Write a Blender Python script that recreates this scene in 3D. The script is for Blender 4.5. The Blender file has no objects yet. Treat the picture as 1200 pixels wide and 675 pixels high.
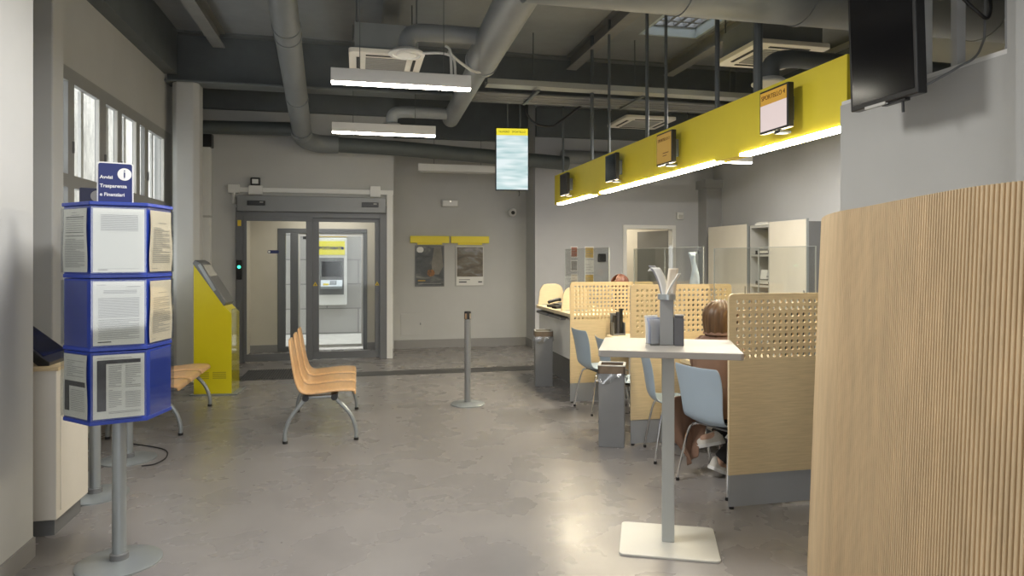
import bpy, bmesh, math, random
from math import pi, sin, cos, radians as R
from mathutils import Vector, Matrix
random.seed(7)
S = bpy.context.scene
COL = S.collection

# ------------------------------------------------------------------ camera, world, light
FOCAL_PX, HORIZON, VANISH = 800.0, 302.0, 420.0
YAW = math.atan((600 - VANISH) / FOCAL_PX)
cam_d = bpy.data.cameras.new('camera')
cam = bpy.data.objects.new('camera', cam_d); COL.objects.link(cam)
cam.location = (0, 0, 1.6)
cam.rotation_euler = (pi / 2, 0, -YAW)
cam_d.sensor_width = 36; cam_d.lens = 36 * FOCAL_PX / 1200
cam_d.shift_y = (HORIZON - 337.5) / 1200
cam_d.clip_start = .05; cam_d.clip_end = 200
S.camera = cam

W = bpy.data.worlds.new('sky'); S.world = W; W.use_nodes = True
bg = W.node_tree.nodes['Background']
bg.inputs[0].default_value = (.95, .97, 1.0, 1); bg.inputs[1].default_value = 3.0

S.view_settings.view_transform = 'Standard'; S.view_settings.look = 'None'
S.view_settings.gamma = 1; S.view_settings.use_curve_mapping = False
S.view_settings.exposure = 0.36
S.cycles.use_denoising = True
S.cycles.max_bounces = 10; S.cycles.transparent_max_bounces = 16
S.cycles.sample_clamp_indirect = 6

def area(name, loc, rot, sx, sy, power, color=(1, 1, 1)):
    l = bpy.data.lights.new(name, 'AREA'); l.shape = 'RECTANGLE'; l.size = sx; l.size_y = sy
    l.energy = power; l.color = color
    o = bpy.data.objects.new(name, l); COL.objects.link(o); o.location = loc; o.rotation_euler = rot
    return o
# ceiling lamps of the nearer half of the room, vestibule and back office lamps
area('ceiling_lamp_behind', (.6, -1.2, 3.2), (0, 0, 0), 1.3, .1, 20, (1, .95, .88))
area('ceiling_lamp_near', (-.2, 1.2, 3.2), (0, 0, 0), 1.3, .1, 14, (1, .97, .92))
area('ceiling_lamp_mid', (.1, 3.6, 3.25), (0, 0, 0), 1.3, .35, 75, (1, .97, .92))
area('vestibule_lamp', (-.5, 11.7, 2.55), (0, 0, 0), 1.2, .4, 9, (1, .95, .87))
area('office_lamp', (5.2, 12.8, 2.6), (0, 0, 0), 1.0, .6, 26, (1, .9, .72))
area('counter_fill', (4.3, 7.3, 3.3), (0, 0, 0), 1.3, .1, 95, (1, .95, .88))  # fill light added to brighten the cabinets and rear wall

# ------------------------------------------------------------------ materials
MATS = {}
def mat(name, col, rough=.6, metal=0., var=0., scale=4., bump=0., bscale=40., emit=None, estr=0., stretch=None, spec=.5, col2=None, rvar=0.):
    if name in MATS: return MATS[name]
    m = bpy.data.materials.new(name); m.use_nodes = True; MATS[name] = m
    nt = m.node_tree; N = nt.nodes; L = nt.links; b = N['Principled BSDF']
    b.inputs['Base Color'].default_value = (*col, 1); b.inputs['Roughness'].default_value = rough
    b.inputs['Metallic'].default_value = metal; b.inputs['Specular IOR Level'].default_value = spec
    if emit: b.inputs['Emission Color'].default_value = (*emit, 1); b.inputs['Emission Strength'].default_value = estr
    if var or bump or rvar:
        tc = N.new('ShaderNodeTexCoord'); mp = N.new('ShaderNodeMapping')
        L.new(tc.outputs['Object'], mp.inputs[0])
        if stretch: mp.inputs['Scale'].default_value = stretch
        if var or rvar:
            n = N.new('ShaderNodeTexNoise'); n.inputs['Scale'].default_value = scale; n.inputs['Detail'].default_value = 6
            n.inputs['Roughness'].default_value = .6
            L.new(mp.outputs[0], n.inputs['Vector'])
            if var:
                r = N.new('ShaderNodeValToRGB')
                r.color_ramp.elements[0].position = .3; r.color_ramp.elements[1].position = .7
                a = col2 or tuple(c * (1 - var) for c in col)
                r.color_ramp.elements[0].color = (*a, 1)
                r.color_ramp.elements[1].color = (*[min(1, c * (1 + var * .6)) for c in col], 1)
                L.new(n.outputs['Fac'], r.inputs[0]); L.new(r.outputs[0], b.inputs['Base Color'])
            if rvar:
                mr = N.new('ShaderNodeMapRange'); mr.inputs['From Min'].default_value = .3; mr.inputs['From Max'].default_value = .7
                mr.inputs['To Min'].default_value = max(.02, rough - rvar); mr.inputs['To Max'].default_value = rough + rvar
                L.new(n.outputs['Fac'], mr.inputs[0]); L.new(mr.outputs[0], b.inputs['Roughness'])
        if bump:
            n2 = N.new('ShaderNodeTexNoise'); n2.inputs['Scale'].default_value = bscale; n2.inputs['Detail'].default_value = 4
            L.new(mp.outputs[0], n2.inputs['Vector'])
            bp = N.new('ShaderNodeBump'); bp.inputs['Strength'].default_value = bump; bp.inputs['Distance'].default_value = .01
            L.new(n2.outputs['Fac'], bp.inputs['Height']); L.new(bp.outputs[0], b.inputs['Normal'])
    return m
def clear(name, tint, refl=.08, rough=.02):
    m = bpy.data.materials.new(name); m.use_nodes = True; MATS[name] = m
    nt = m.node_tree; N = nt.nodes; L = nt.links; N.remove(N['Principled BSDF'])
    t = N.new('ShaderNodeBsdfTransparent'); t.inputs[0].default_value = (*tint, 1)
    g = N.new('ShaderNodeBsdfGlossy'); g.inputs['Roughness'].default_value = rough
    lw = N.new('ShaderNodeLayerWeight'); lw.inputs[0].default_value = .5
    pw = N.new('ShaderNodeMath'); pw.operation = 'POWER'; pw.inputs[1].default_value = 4.0
    mul = N.new('ShaderNodeMapRange'); mul.inputs['To Min'].default_value = refl; mul.inputs['To Max'].default_value = .75
    L.new(lw.outputs['Facing'], pw.inputs[0]); L.new(pw.outputs[0], mul.inputs[0])
    mx = N.new('ShaderNodeMixShader')
    L.new(mul.outputs[0], mx.inputs[0])
    L.new(t.outputs[0], mx.inputs[1]); L.new(g.outputs[0], mx.inputs[2])
    L.new(mx.outputs[0], N['Material Output'].inputs[0])
    return m
WALL = mat('wall_paint', (.50, .505, .495), .75, var=.05, scale=1.5, bump=.06, bscale=120)
WALLR = mat('blue_grey_paint', (.49, .50, .525), .75, var=.04, scale=1.5, bump=.06, bscale=120)
WALL2 = mat('cream_paint', (.62, .58, .49), .7, var=.04)
CEIL = mat('ceiling_paint', (.25, .265, .275), .8, var=.12, scale=2)
STEEL_D = mat('dark_steel_paint', (.115, .13, .138), .55, var=.1)
STEEL_J = mat('joist_paint', (.24, .24, .225), .6, var=.1)
DUCT = mat('duct_paint', (.20, .215, .222), .45, var=.08)
DUCTL = mat('light_duct_paint', (.225, .24, .25), .45, var=.06)
GREY = mat('grey_metal', (.20, .205, .21), .42, metal=.3, var=.05)
DOORM = mat('door_frame_metal', (.15, .155, .16), .4, metal=.3, var=.05)
KICK = mat('kick_grey', (.36, .37, .38), .4, metal=.1, var=.04)
LGREY = mat('light_grey_paint', (.5, .5, .48), .5, var=.03)
SILVER = mat('silver_paint', (.36, .39, .40), .35, metal=.5, var=.04)
CHROME = mat('chrome', (.8, .8, .8), .12, metal=1, var=.02)
BLACK = mat('black_plastic', (.012, .012, .013), .35, var=.1)
SCREEN = mat('black_screen', (.006, .006, .007), .14, var=.05)
WHITE = mat('white_plastic', (.75, .75, .73), .4, var=.02)
CREAMW = mat('white_laminate', (.72, .68, .6), .45, var=.03)
YELLOW = mat('yellow_panel', (.90, .75, .055), .5, var=.03)
YKIOSK = mat('yellow_kiosk', (.72, .62, .01), .35, var=.02)
WOODP = mat('maple_laminate', (.70, .55, .325), .5, var=.14, scale=5, stretch=(1.2, 4, 22))
WOODT = mat('maple_edge', (.74, .62, .42), .45, var=.08, scale=5, stretch=(3, 3, 20))
WOODS = mat('slat_oak', (.65, .495, .305), .5, var=.14, scale=3, stretch=(6, 6, .9), bump=.05)
BEECH = mat('beech_ply', (.72, .44, .21), .35, var=.10, scale=4, stretch=(12, 2, 4))
TABLEG = mat('table_top_laminate', (.32, .305, .28), .42, var=.05, scale=3, stretch=(2, 14, 4))
BLUE = mat('blue_panel', (.018, .05, .36), .35, var=.05)
NAVY = mat('navy_sign', (.008, .018, .12), .4, var=.05)
CHAIRB = mat('pale_blue_plastic', (.37, .46, .55), .42, var=.03)
PAPER = mat('paper', (.74, .74, .71), .7, var=.03)
PAPERW = mat('warm_paper', (.74, .66, .54), .7, var=.05)
INK = mat('print_grey', (.33, .33, .33), .8, var=.1)
INKD = mat('print_dark', (.05, .05, .06), .8, var=.1)
RUBBER = mat('rubber', (.02, .02, .02), .7, var=.1)
GLASS = clear('window_glass', (.97, .98, .975), .009)
ACRYL = clear('clear_acrylic', (.93, .94, .93), .06, .05)
PLBAG = clear('clear_bag', (.8, .82, .84), .25, .2)
LED = mat('led_diffuser', (.9, .9, .85), .5, emit=(1, .94, .80), estr=26, var=.01)
LEDB = mat('counter_led_diffuser', (.9, .9, .85), .5, emit=(1, .87, .62), estr=66, var=.01)
GREENL = mat('green_led', (.1, .5, .3), .4, emit=(.05, .9, .5), estr=2.0, var=.01)

def floor_material():
    m = bpy.data.materials.new('resin_floor'); m.use_nodes = True
    nt = m.node_tree; N = nt.nodes; L = nt.links; b = N['Principled BSDF']
    tc = N.new('ShaderNodeTexCoord')
    def noise(sc, det, dist=0., rough=.55):
        n = N.new('ShaderNodeTexNoise'); n.inputs['Scale'].default_value = sc; n.inputs['Detail'].default_value = det; n.inputs['Roughness'].default_value = rough; n.inputs['Distortion'].default_value = dist
        L.new(tc.outputs['Object'], n.inputs['Vector']); return n
    n = noise(.7, 5, .2); n2 = noise(2.2, 4, .2)
    mx = N.new('ShaderNodeMix'); mx.data_type = 'FLOAT'; mx.inputs[0].default_value = .4
    L.new(n.outputs['Fac'], mx.inputs[2]); L.new(n2.outputs['Fac'], mx.inputs[3])
    r = N.new('ShaderNodeValToRGB'); e = r.color_ramp.elements
    e[0].position = .25; e[0].color = (.195, .184, .179, 1); e[1].position = .75; e[1].color = (.285, .270, .264, 1)
    L.new(mx.outputs[0], r.inputs[0]); L.new(r.outputs[0], b.inputs['Base Color'])
    mr = N.new('ShaderNodeMapRange'); mr.inputs['From Min'].default_value = .2; mr.inputs['From Max'].default_value = .8
    mr.inputs['To Min'].default_value = .2; mr.inputs['To Max'].default_value = .36
    L.new(n2.outputs['Fac'], mr.inputs[0]); L.new(mr.outputs[0], b.inputs['Roughness'])
    n3 = noise(1.8, 2)
    bp = N.new('ShaderNodeBump'); bp.inputs['Strength'].default_value = .06; bp.inputs['Distance'].default_value = .03
    L.new(n3.outputs['Fac'], bp.inputs['Height']); L.new(bp.outputs[0], b.inputs['Normal'])
    return m
FLOOR = floor_material()

# ------------------------------------------------------------------ mesh helper
class MB:
    def __init__(s): s.v = []; s.f = []
    def add(s, vs, fs):
        k = len(s.v); s.v += [tuple(v) for v in vs]; s.f += [tuple(i + k for i in f) for f in fs]; return s
    def box(s, x0, x1, y0, y1, z0, z1, M=None):
        vs = [Vector((x, y, z)) for z in (z0, z1) for y in (y0, y1) for x in (x0, x1)]
        if M: vs = [M @ v for v in vs]
        return s.add(vs, [(0, 2, 3, 1), (4, 5, 7, 6), (0, 1, 5, 4), (2, 6, 7, 3), (0, 4, 6, 2), (1, 3, 7, 5)])
    def cbox(s, cx, cy, cz, sx, sy, sz, M=None):
        return s.box(cx - sx/2, cx + sx/2, cy - sy/2, cy + sy/2, cz - sz/2, cz + sz/2, M)
    def quad(s, a, b, c, d): return s.add([a, b, c, d], [(0, 1, 2, 3)])
    def prism(s, poly, d0, d1, axis='z'):
        n = len(poly)
        def P(p, d):
            return {'z': (p[0], p[1], d), 'y': (p[0], d, p[1]), 'x': (d, p[0], p[1])}[axis]
        vs = [P(p, d0) for p in poly] + [P(p, d1) for p in poly]
        fs = [tuple(range(n))[::-1], tuple(range(n, 2 * n))] + [(i, (i + 1) % n, n + (i + 1) % n, n + i) for i in range(n)]
        return s.add(vs, fs)
    def tube(s, pts, r, seg=12, caps=True):
        pts = [Vector(p) for p in pts]; n = len(pts)
        rr = r if isinstance(r, (list, tuple)) else [r] * n
        up = Vector((0, 0, 1)); prev = None; vs = []; fs = []
        for i, p in enumerate(pts):
            t = ((pts[min(i + 1, n - 1)] - p).normalized() + (p - pts[max(i - 1, 0)]).normalized())
            t.normalize()
            if prev is None:
                a = t.cross(up)
                if a.length < 1e-3: a = t.cross(Vector((1, 0, 0)))
                a.normalize()
            else:
                a = prev - t * prev.dot(t); a.normalize()
            prev = a; b = t.cross(a)
            for k in range(seg):
                an = 2 * pi * k / seg
                vs.append(p + (a * cos(an) + b * sin(an)) * rr[i])
        for i in range(n - 1):
            for k in range(seg):
                k2 = (k + 1) % seg
                fs.append((i * seg + k, i * seg + k2, (i + 1) * seg + k2, (i + 1) * seg + k))
        if caps: fs += [tuple(range(seg))[::-1], tuple(range((n - 1) * seg, n * seg))]
        return s.add(vs, fs)
    def cyl(s, p0, p1, r, seg=24, r2=None): return s.tube([p0, p1], [r, r2 if r2 is not None else r], seg)
    def lathe(s, prof, c=(0, 0, 0), seg=32):
        vs = []; fs = []; n = len(prof)
        for (r, z) in prof:
            for k in range(seg):
                a = 2 * pi * k / seg; vs.append((c[0] + r * cos(a), c[1] + r * sin(a), c[2] + z))
        for i in range(n - 1):
            for k in range(seg):
                k2 = (k + 1) % seg; fs.append((i * seg + k, i * seg + k2, (i + 1) * seg + k2, (i + 1) * seg + k))
        fs += [tuple(range(seg))[::-1], tuple(range((n - 1) * seg, n * seg))]
        return s.add(vs, fs)
    def grid(s, rows, closed=False):
        n = len(rows[0]); vs = [p for r in rows for p in r]; fs = []
        for i in range(len(rows) - 1):
            for k in range(n if closed else n - 1):
                k2 = (k + 1) % n; fs.append((i * n + k, i * n + k2, (i + 1) * n + k2, (i + 1) * n + k))
        return s.add(vs, fs)
    def build(s, name, m, parent=None, bevel=0, smooth=False, sub=0, solid=0, ang=35):
        me = bpy.data.meshes.new(name); me.from_pydata(s.v, [], s.f); me.validate()
        b = bmesh.new(); b.from_mesh(me); bmesh.ops.recalc_face_normals(b, faces=b.faces); b.to_mesh(me); b.free()
        me.materials.append(m)
        if smooth:
            for p in me.polygons: p.use_smooth = True
            me.set_sharp_from_angle(angle=R(ang))
        o = bpy.data.objects.new(name, me); COL.objects.link(o)
        if parent: o.parent = parent
        if solid:
            md = o.modifiers.new('thickness', 'SOLIDIFY'); md.thickness = solid; md.offset = 0
        if bevel:
            md = o.modifiers.new('edges', 'BEVEL'); md.width = bevel; md.segments = 2; md.limit_method = 'ANGLE'; md.angle_limit = R(40)
        if sub:
            md = o.modifiers.new('smooth', 'SUBSURF'); md.levels = sub; md.render_levels = sub
        return o
def tag(o, label=None, cat=None, group=None, kind=None):
    if label: o['label'] = label
    if cat: o['category'] = cat
    if group: o['group'] = group
    if kind: o['kind'] = kind
    return o
def thing(name, label, cat, loc=(0, 0, 0), rz=0, group=None):
    o = bpy.data.objects.new(name, None); COL.objects.link(o); o.empty_display_size = .1
    o.location = loc; o.rotation_euler = (0, 0, rz)
    return tag(o, label, cat, group)
def struct(o, label, cat): return tag(o, label, cat, None, 'structure')
def dup(root, loc, rz, label, group=None):
    r = root.copy(); COL.objects.link(r); r.location = loc; r.rotation_euler = (0, 0, rz); r['label'] = label
    if group: r['group'] = group
    for ch in list(root.children):
        c = ch.copy(); COL.objects.link(c); c.parent = r
        for g in list(ch.children):
            d = g.copy(); COL.objects.link(d); d.parent = c
    return r
def lettering(name, body, size, origin, right, up, m, parent, align='CENTER', depth=.0008, space=1.0, bold=0.):
    cu = bpy.data.curves.new(name, 'FONT'); cu.body = body; cu.size = size; cu.extrude = depth; cu.align_x = align; cu.align_y = 'CENTER'
    cu.space_line = space; cu.offset = bold
    t = bpy.data.objects.new(name, cu); COL.objects.link(t)
    dg = bpy.context.evaluated_depsgraph_get()
    me = bpy.data.meshes.new_from_object(t.evaluated_get(dg)); bpy.data.objects.remove(t)
    r = Vector(right).normalized(); u = Vector(up).normalized(); n = r.cross(u)
    M = Matrix(((r.x, u.x, n.x, origin[0]), (r.y, u.y, n.y, origin[1]), (r.z, u.z, n.z, origin[2]), (0, 0, 0, 1)))
    me.transform(M); me.materials.clear(); me.materials.append(m); me.name = name
    o = bpy.data.objects.new(name, me); COL.objects.link(o)
    if parent: o.parent = parent
    return o
def rrect(w, h, r, seg=5, cx=0, cy=0):
    pts = []
    for (sx, sy, a0) in ((1, -1, -pi/2), (1, 1, 0), (-1, 1, pi/2), (-1, -1, pi)):
        for k in range(seg + 1):
            a = a0 + pi / 2 * k / seg
            pts.append((cx + sx * (w/2 - r) + r * cos(a), cy + sy * (h/2 - r) + r * sin(a)))
    return pts
def arc(c, r, a0, a1, n, u, v):
    c = Vector(c); u = Vector(u); v = Vector(v)
    return [c + u * (r * cos(a0 + (a1 - a0) * k / n)) + v * (r * sin(a0 + (a1 - a0) * k / n)) for k in range(n + 1)]
def smooth_path(pts, n=8):
    pts = [Vector(p) for p in pts]; out = []
    for i in range(len(pts) - 1):
        p0 = pts[max(i - 1, 0)]; p1 = pts[i]; p2 = pts[i + 1]; p3 = pts[min(i + 2, len(pts) - 1)]
        for k in range(n):
            t = k / n
            out.append(.5 * ((2 * p1) + (p2 - p0) * t + (2 * p0 - 5 * p1 + 4 * p2 - p3) * t * t + (3 * p1 - p0 - 3 * p2 + p3) * t ** 3))
    return out + [pts[-1]]

# ================================================================== SETTING
CZ = 4.5
struct(MB().box(-2.7, 6.6, -3.4, 12.3, -.1, 0).build('floor', FLOOR), 'polished grey resin floor with cloudy blotches', 'floor')
c = MB()                                            # ceiling with a hole for the glass block skylight
SX0, SX1, SY0, SY1 = 3.55, 4.38, 7.1, 8.3
c.box(-2.7, SX0, -3.4, 12.4, CZ, CZ + .15); c.box(SX1, 6.6, -3.4, 12.4, CZ, CZ + .15)
c.box(SX0, SX1, -3.4, SY0, CZ, CZ + .15); c.box(SX0, SX1, SY1, 12.4, CZ, CZ + .15)
struct(c.build('ceiling', CEIL), 'dark grey painted open ceiling', 'ceiling')

w = MB(); w.box(-2.7, -1.7, -3.4, 4.13, 0, CZ)
w.box(-2.6, -2.4, 4.13, 11.2, 0, 1.0); w.box(-2.6, -2.4, 4.13, 11.2, 3.22, CZ)
w.box(-2.6, -2.4, 4.13, 5.95, 1.0, 3.22); w.box(-2.6, -2.4, 9.72, 11.2, 1.0, 3.22)
struct(w.build('wall_left', WALL), 'light grey left wall with a row of windows set back behind its near part', 'wall')
struct(MB().prism([(-2.4, 5.53), (-2.15, 5.53), (-2.15, 5.72), (-2.4, 5.72)], 0, CZ).build('trim_1', WALL, bevel=.01), 'grey boxed pier beside the nearest window', 'pier')
ch = .06; cx, cy, hw = -2.155, 9.55, .16
struct(MB().prism([(cx-hw+ch, cy-hw), (cx+hw-ch, cy-hw), (cx+hw, cy-hw+ch), (cx+hw, cy+hw-ch), (cx+hw-ch, cy+hw), (cx-hw+ch, cy+hw), (cx-hw, cy+hw-ch), (cx-hw, cy-hw+ch)], 0, 3.84).build('trim_2', WALL, bevel=.01), 'pale chamfered column under the steel beam by the yellow kiosk', 'column')

# wall with the entrance, Y = 11.05
DX0, DX1 = -1.78, .42
w = MB(); w.box(-2.4, DX0, 11.05, 11.2, 0, CZ); w.box(DX1, .55, 11.05, 11.2, 0, CZ); w.box(DX0, DX1, 11.05, 11.2, 2.55, CZ)
struct(w.build('wall_front', WALL), 'light grey wall around the sliding entrance door', 'wall')
struct(MB().box(.42, .55, 11.2, 12.15, 0, CZ).box(.55, 3.2, 12.15, 12.35, 0, CZ).box(3.0, 3.2, 11.65, 12.15, 0, CZ).build('wall_recess', WALL), 'grey recessed wall carrying the two posters', 'wall')
D2X0, D2X1 = 4.68, 5.58
w = MB(); w.box(3.0, D2X0, 11.5, 11.65, 0, CZ); w.box(D2X1, 6.6, 11.5, 11.65, 0, CZ); w.box(D2X0, D2X1, 11.5, 11.65, 2.13, CZ)
struct(w.build('wall_rear', WALLR), 'grey wall behind the counters with the office door', 'wall')
struct(MB().box(6.4, 6.6, -3.4, 11.5, 0, CZ).build('wall_right', WALLR), 'grey right wall behind the white cabinets', 'wall')
w = MB(); w.box(-1.7, 6.4, -3.4, -3.2, 3.0, CZ); w.box(-1.7, -1.4, -3.4, -3.2, 0, 3.0); w.box(1.6, 6.4, -3.4, -3.2, 0, 3.0); w.box(-1.4, 1.6, -3.4, -3.2, 0, .6)  # unseen opening, added and sized for sky light from behind
struct(w.build('wall_back', WALL), 'wall behind the viewer with an opening added to let in daylight', 'wall')
# low wall on the right that carries the opening, X = 2.85
w = MB(); w.box(2.85, 3.0, 2.39, 3.6, 0, 2.52); w.box(2.85, 3.0, 2.39, 2.51, 2.52, CZ); w.box(2.76, 3.0, -3.2, 2.39, 0, CZ)
struct(w.build('wall_inner', WALL), 'pale grey wall on the right behind the ribbed wooden screen', 'wall')
# posts and glass of the high opening
op = thing('window_2', 'internal opening over the pale grey wall with steel posts, right of the black screen', 'window'); op['kind'] = 'structure'
MB().box(2.86, 2.99, 2.51, 3.6, 2.52, 2.545).build('sill', WHITE, op)
for y in (2.82, 3.02):
    MB().box(2.88, 2.93, y - .018, y + .018, 2.545, CZ).build('post', LGREY, op)
MB().box(2.86, 2.99, 2.51, 2.53, 2.545, CZ).build('frame', GREY, op)

# dark bands and beams at the head of the far walls
struct(MB().box(-2.4, .55, 10.93, 11.05, 3.84, CZ).build('trim_3', STEEL_D), 'dark band along the top of the entrance wall', 'beam')
struct(MB().box(.55, 3.0, 12.0, 12.15, 3.7, CZ).build('trim_4', STEEL_D), 'dark band along the top of the recessed wall', 'beam')
struct(MB().box(3.0, 6.4, 11.38, 11.5, 3.7, 4.2).build('trim_5', STEEL_D), 'dark beam along the wall behind the counters', 'beam')
struct(MB().box(6.15, 6.4, 7.6, 11.38, 3.7, 4.3).build('trim_6', STEEL_D), 'dark beam along the right wall', 'beam')
STEEL_F = mat('flange_steel', (.16, .175, .178), .5, var=.08)
def ibeam_x(x0, x1, y, z0, z1, hw, m, name):
    o = MB().box(x0, x1, y - .012, y + .012, z0 + .025, z1 - .025).build(name, m)
    MB().box(x0, x1, y - hw, y + hw, z0, z0 + .025).build('flange', STEEL_F, o); MB().box(x0, x1, y - hw, y + hw, z1 - .025, z1).build('flange', STEEL_F, o)
    return o
def ibeam_y(y0, y1, x, z0, z1, hw, m, name):
    b = MB(); b.box(x - hw, x + hw, y0, y1, z0, z0 + .02); b.box(x - hw, x + hw, y0, y1, z1 - .02, z1); b.box(x - .01, x + .01, y0, y1, z0 + .015, z1 - .015)
    return b.build(name, m)
struct(ibeam_x(-2.4, 6.15, 9.55, 3.84, CZ, .15, STEEL_D, 'trim_7'), 'deep dark steel beam crossing the whole ceiling near the entrance', 'beam')
struct(MB().box(-2.4, -2.25, 4.13, 9.4, 3.93, CZ).build('trim_8', STEEL_D), 'dark steel beam along the left wall above the windows', 'beam')
for i, x in enumerate((-1.75, .35, 2.99, 4.5)):
    struct(ibeam_y(-3.2, 9.4, x, 4.3, CZ, .075, STEEL_J, 'trim_%d' % (9 + i)),
           ['grey ceiling joist nearest the left wall', 'grey ceiling joist left of the diagonal duct', 'grey ceiling joist over the yellow counter sign', 'grey ceiling joist right of the skylight'][i], 'joist')
# skylight
sk = thing('window_3', 'glass block skylight in the dark ceiling over the counters', 'window'); sk['kind'] = 'structure'
b = MB(); t = .04
b.box(SX0, SX0 + t, SY0, SY1, CZ + .001, CZ + .2); b.box(SX1 - t, SX1, SY0, SY1, CZ + .001, CZ + .2); b.box(SX0, SX1, SY0, SY0 + t, CZ + .001, CZ + .2); b.box(SX0, SX1, SY1 - t, SY1, CZ + .001, CZ + .2)
b.build('shaft', mat('shaft_paint', (.45, .52, .56), .6, var=.05), sk)
b = MB()
for k in range(6): x = SX0 + .04 + (SX1 - SX0 - .08) * k / 5; b.box(x - .022, x + .022, SY0, SY1, CZ + .13, CZ + .2)
for k in range(7): y = SY0 + .04 + (SY1 - SY0 - .08) * k / 6; b.box(SX0, SX1, y - .022, y + .022, CZ + .125, CZ + .195)
b.build('frame', GREY, sk)
MB().box(SX0, SX1, SY0, SY1, CZ + .16, CZ + .17).build('pane', GLASS, sk)

# baseboards
BASEM = mat('grey_baseboard', (.27, .265, .26), .5, var=.05)
struct(MB().box(-1.7, -1.688, -3.2, 4.13, 0, .104).box(-2.4, -1.7, 4.13, 4.142, 0, .104).build('baseboard_left', BASEM), 'grey baseboard of the near left wall', 'baseboard')
struct(MB().box(.55, 3.0, 12.137, 12.15, 0, .15).box(2.988, 3.0, 11.65, 12.137, 0, .15).build('baseboard_recess', BASEM), 'grey baseboard below the posters', 'baseboard')
struct(MB().box(-2.4, DX0, 11.037, 11.05, 0, .15).box(DX1 + .02, .55, 11.037, 11.05, 0, .15).build('baseboard_front', BASEM), 'grey baseboard beside the entrance', 'baseboard')
struct(MB().box(3.0, D2X0 - .06, 11.487, 11.5, 0, .15).build('baseboard_rear', BASEM), 'grey baseboard behind the counters', 'baseboard')
# dark floor strip and entrance mat
STRIPM = mat('dark_strip', (.06, .06, .062), .5, var=.1)
struct(MB().box(-1.55, 3.0, 9.42, 9.78, 0, .004).build('trim_14', STRIPM), 'dark strip let into the floor in front of the entrance', 'floor strip')
mt = thing('entrance_mat', 'dark ribbed mat on the floor left of the beech bench, before the glass door', 'mat', (-1.12, 9.82, .004))
MB().box(-.4, .4, -.40, .40, 0, .006).build('mat_base', mat('mat_grey', (.11, .11, .112), .7, var=.1), mt)
b = MB()
for k in range(24): x = -.38 + .76 * k / 23; b.box(x - .009, x + .009, -.38, .38, .006, .013)
b.build('ribs', mat('mat_rib', (.05, .05, .05), .8, var=.1), mt)

# left windows
wn = thing('window_1', 'long grey framed window band high on the left wall', 'window'); wn['kind'] = 'structure'
panes = [(6.05, 6.47), (6.6, 7.2), (7.36, 7.7), (7.82, 8.3), (8.42, 8.6), (8.74, 9.4)]
WFR = mat('window_frame_paint', (.30, .305, .30), .5, var=.04)
zb, zt = 2.31, 3.1
b = MB(); ys = [5.95] + [y for p in panes for y in p] + [9.72]
xf0, xf1 = -2.445, -2.4
b.box(xf0, xf1, 5.95, 9.72, zt, 3.22); b.box(xf0, xf1, 5.95, 9.72, 2.2, zb); b.box(xf0, xf1, 5.95, 9.72, 1.0, 1.1)
for k in range(0, len(ys), 2):
    b.box(xf0, xf1, ys[k], ys[k + 1], 1.1, 2.2); b.box(xf0, xf1, ys[k], ys[k + 1], zb, zt)
b.build('frame', WFR, wn)
for (y0, y1) in panes:
    MB().box(-2.44, -2.434, y0, y1, zb, zt).build('pane', GLASS, wn)
    MB().box(-2.44, -2.434, y0, y1, 1.1, 2.2).build('pane', GLASS, wn)
b = MB()
for (y0, y1) in panes[1:4] + panes[5:]:
    ym = (y0 + y1) / 2; b.box(-2.47, -2.445, ym - .03, ym + .03, zb, zt); b.box(-2.43, -2.40, y1 - .02, y1, zb, zt)
b.build('mullion', WHITE, wn)
b = MB()
for (y0, y1) in panes[1:4] + panes[5:]: b.box(-2.4, -2.385, y0 - .045, y0 - .03, 2.5, 2.6)
b.build('handle', GREY, wn)
struct(MB().box(-2.42, -2.34, 5.95, 9.72, .96, 1.0).build('trim_15', LGREY), 'window sill of the left window band', 'sill')
EXTW = mat('rough_render', (.72, .70, .64), .9, var=.3, scale=9, bump=.6, bscale=14, stretch=(1, 1, .5))
struct(MB().box(-4.6, -4.4, 3.0, 20, -.2, 5.4).build('wall_outside', EXTW), 'rough pale wall outside the left windows', 'wall')

# white downpipe cover left of the entrance wall
dp = thing('pipe_casing', 'white boxed pipe casing in the far left corner behind the pale column', 'pipe casing', (-2.25, 10.98, 0))
MB().box(-.09, .09, -.06, .07, .0, 3.25).build('casing', WHITE, dp, bevel=.006)
MB().box(-.12, .12, -.09, .07, 3.25, 3.45).build('top_box', BLACK, dp, bevel=.01)
MB().box(-.10, .10, -.075, .07, 2.2, 2.23).build('clip', LGREY, dp)

# ------------------------------------------------------------------ vestibule, outer door and street
VZ = 2.62
struct(MB().box(-1.95, DX0, 11.2, 12.2, 0, VZ).box(DX1 - .001, DX1 + .005, 11.2, 12.2, 0, VZ).build('wall_vestibule_side', WALL2), 'cream side walls of the entrance lobby', 'wall')
OX0, OX1, OZ = -1.34, .15, 2.1
w = MB(); w.box(-2.4, OX0, 12.2, 12.4, 0, VZ + .2); w.box(OX1, .55, 12.2, 12.4, 0, VZ + .2); w.box(OX0, OX1, 12.2, 12.4, OZ, VZ + .2)
struct(w.build('wall_vestibule', WALL2), 'cream wall around the outer door', 'wall')
struct(MB().box(-1.95, .55, 11.2, 12.2, VZ, VZ + .1).build('ceiling_vestibule', WALL2), 'cream ceiling of the entrance lobby', 'ceiling')
struct(MB().box(DX0, OX0, 12.185, 12.2, 0, .12).box(OX1, DX1, 12.185, 12.2, 0, .12).build('baseboard_vestibule', BASEM), 'grey baseboard in the entrance lobby', 'baseboard')
od = thing('door_2', 'dark framed outer street door beyond the glass entrance', 'door', (0, 12.25, 0)); od['kind'] = 'structure'
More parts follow.
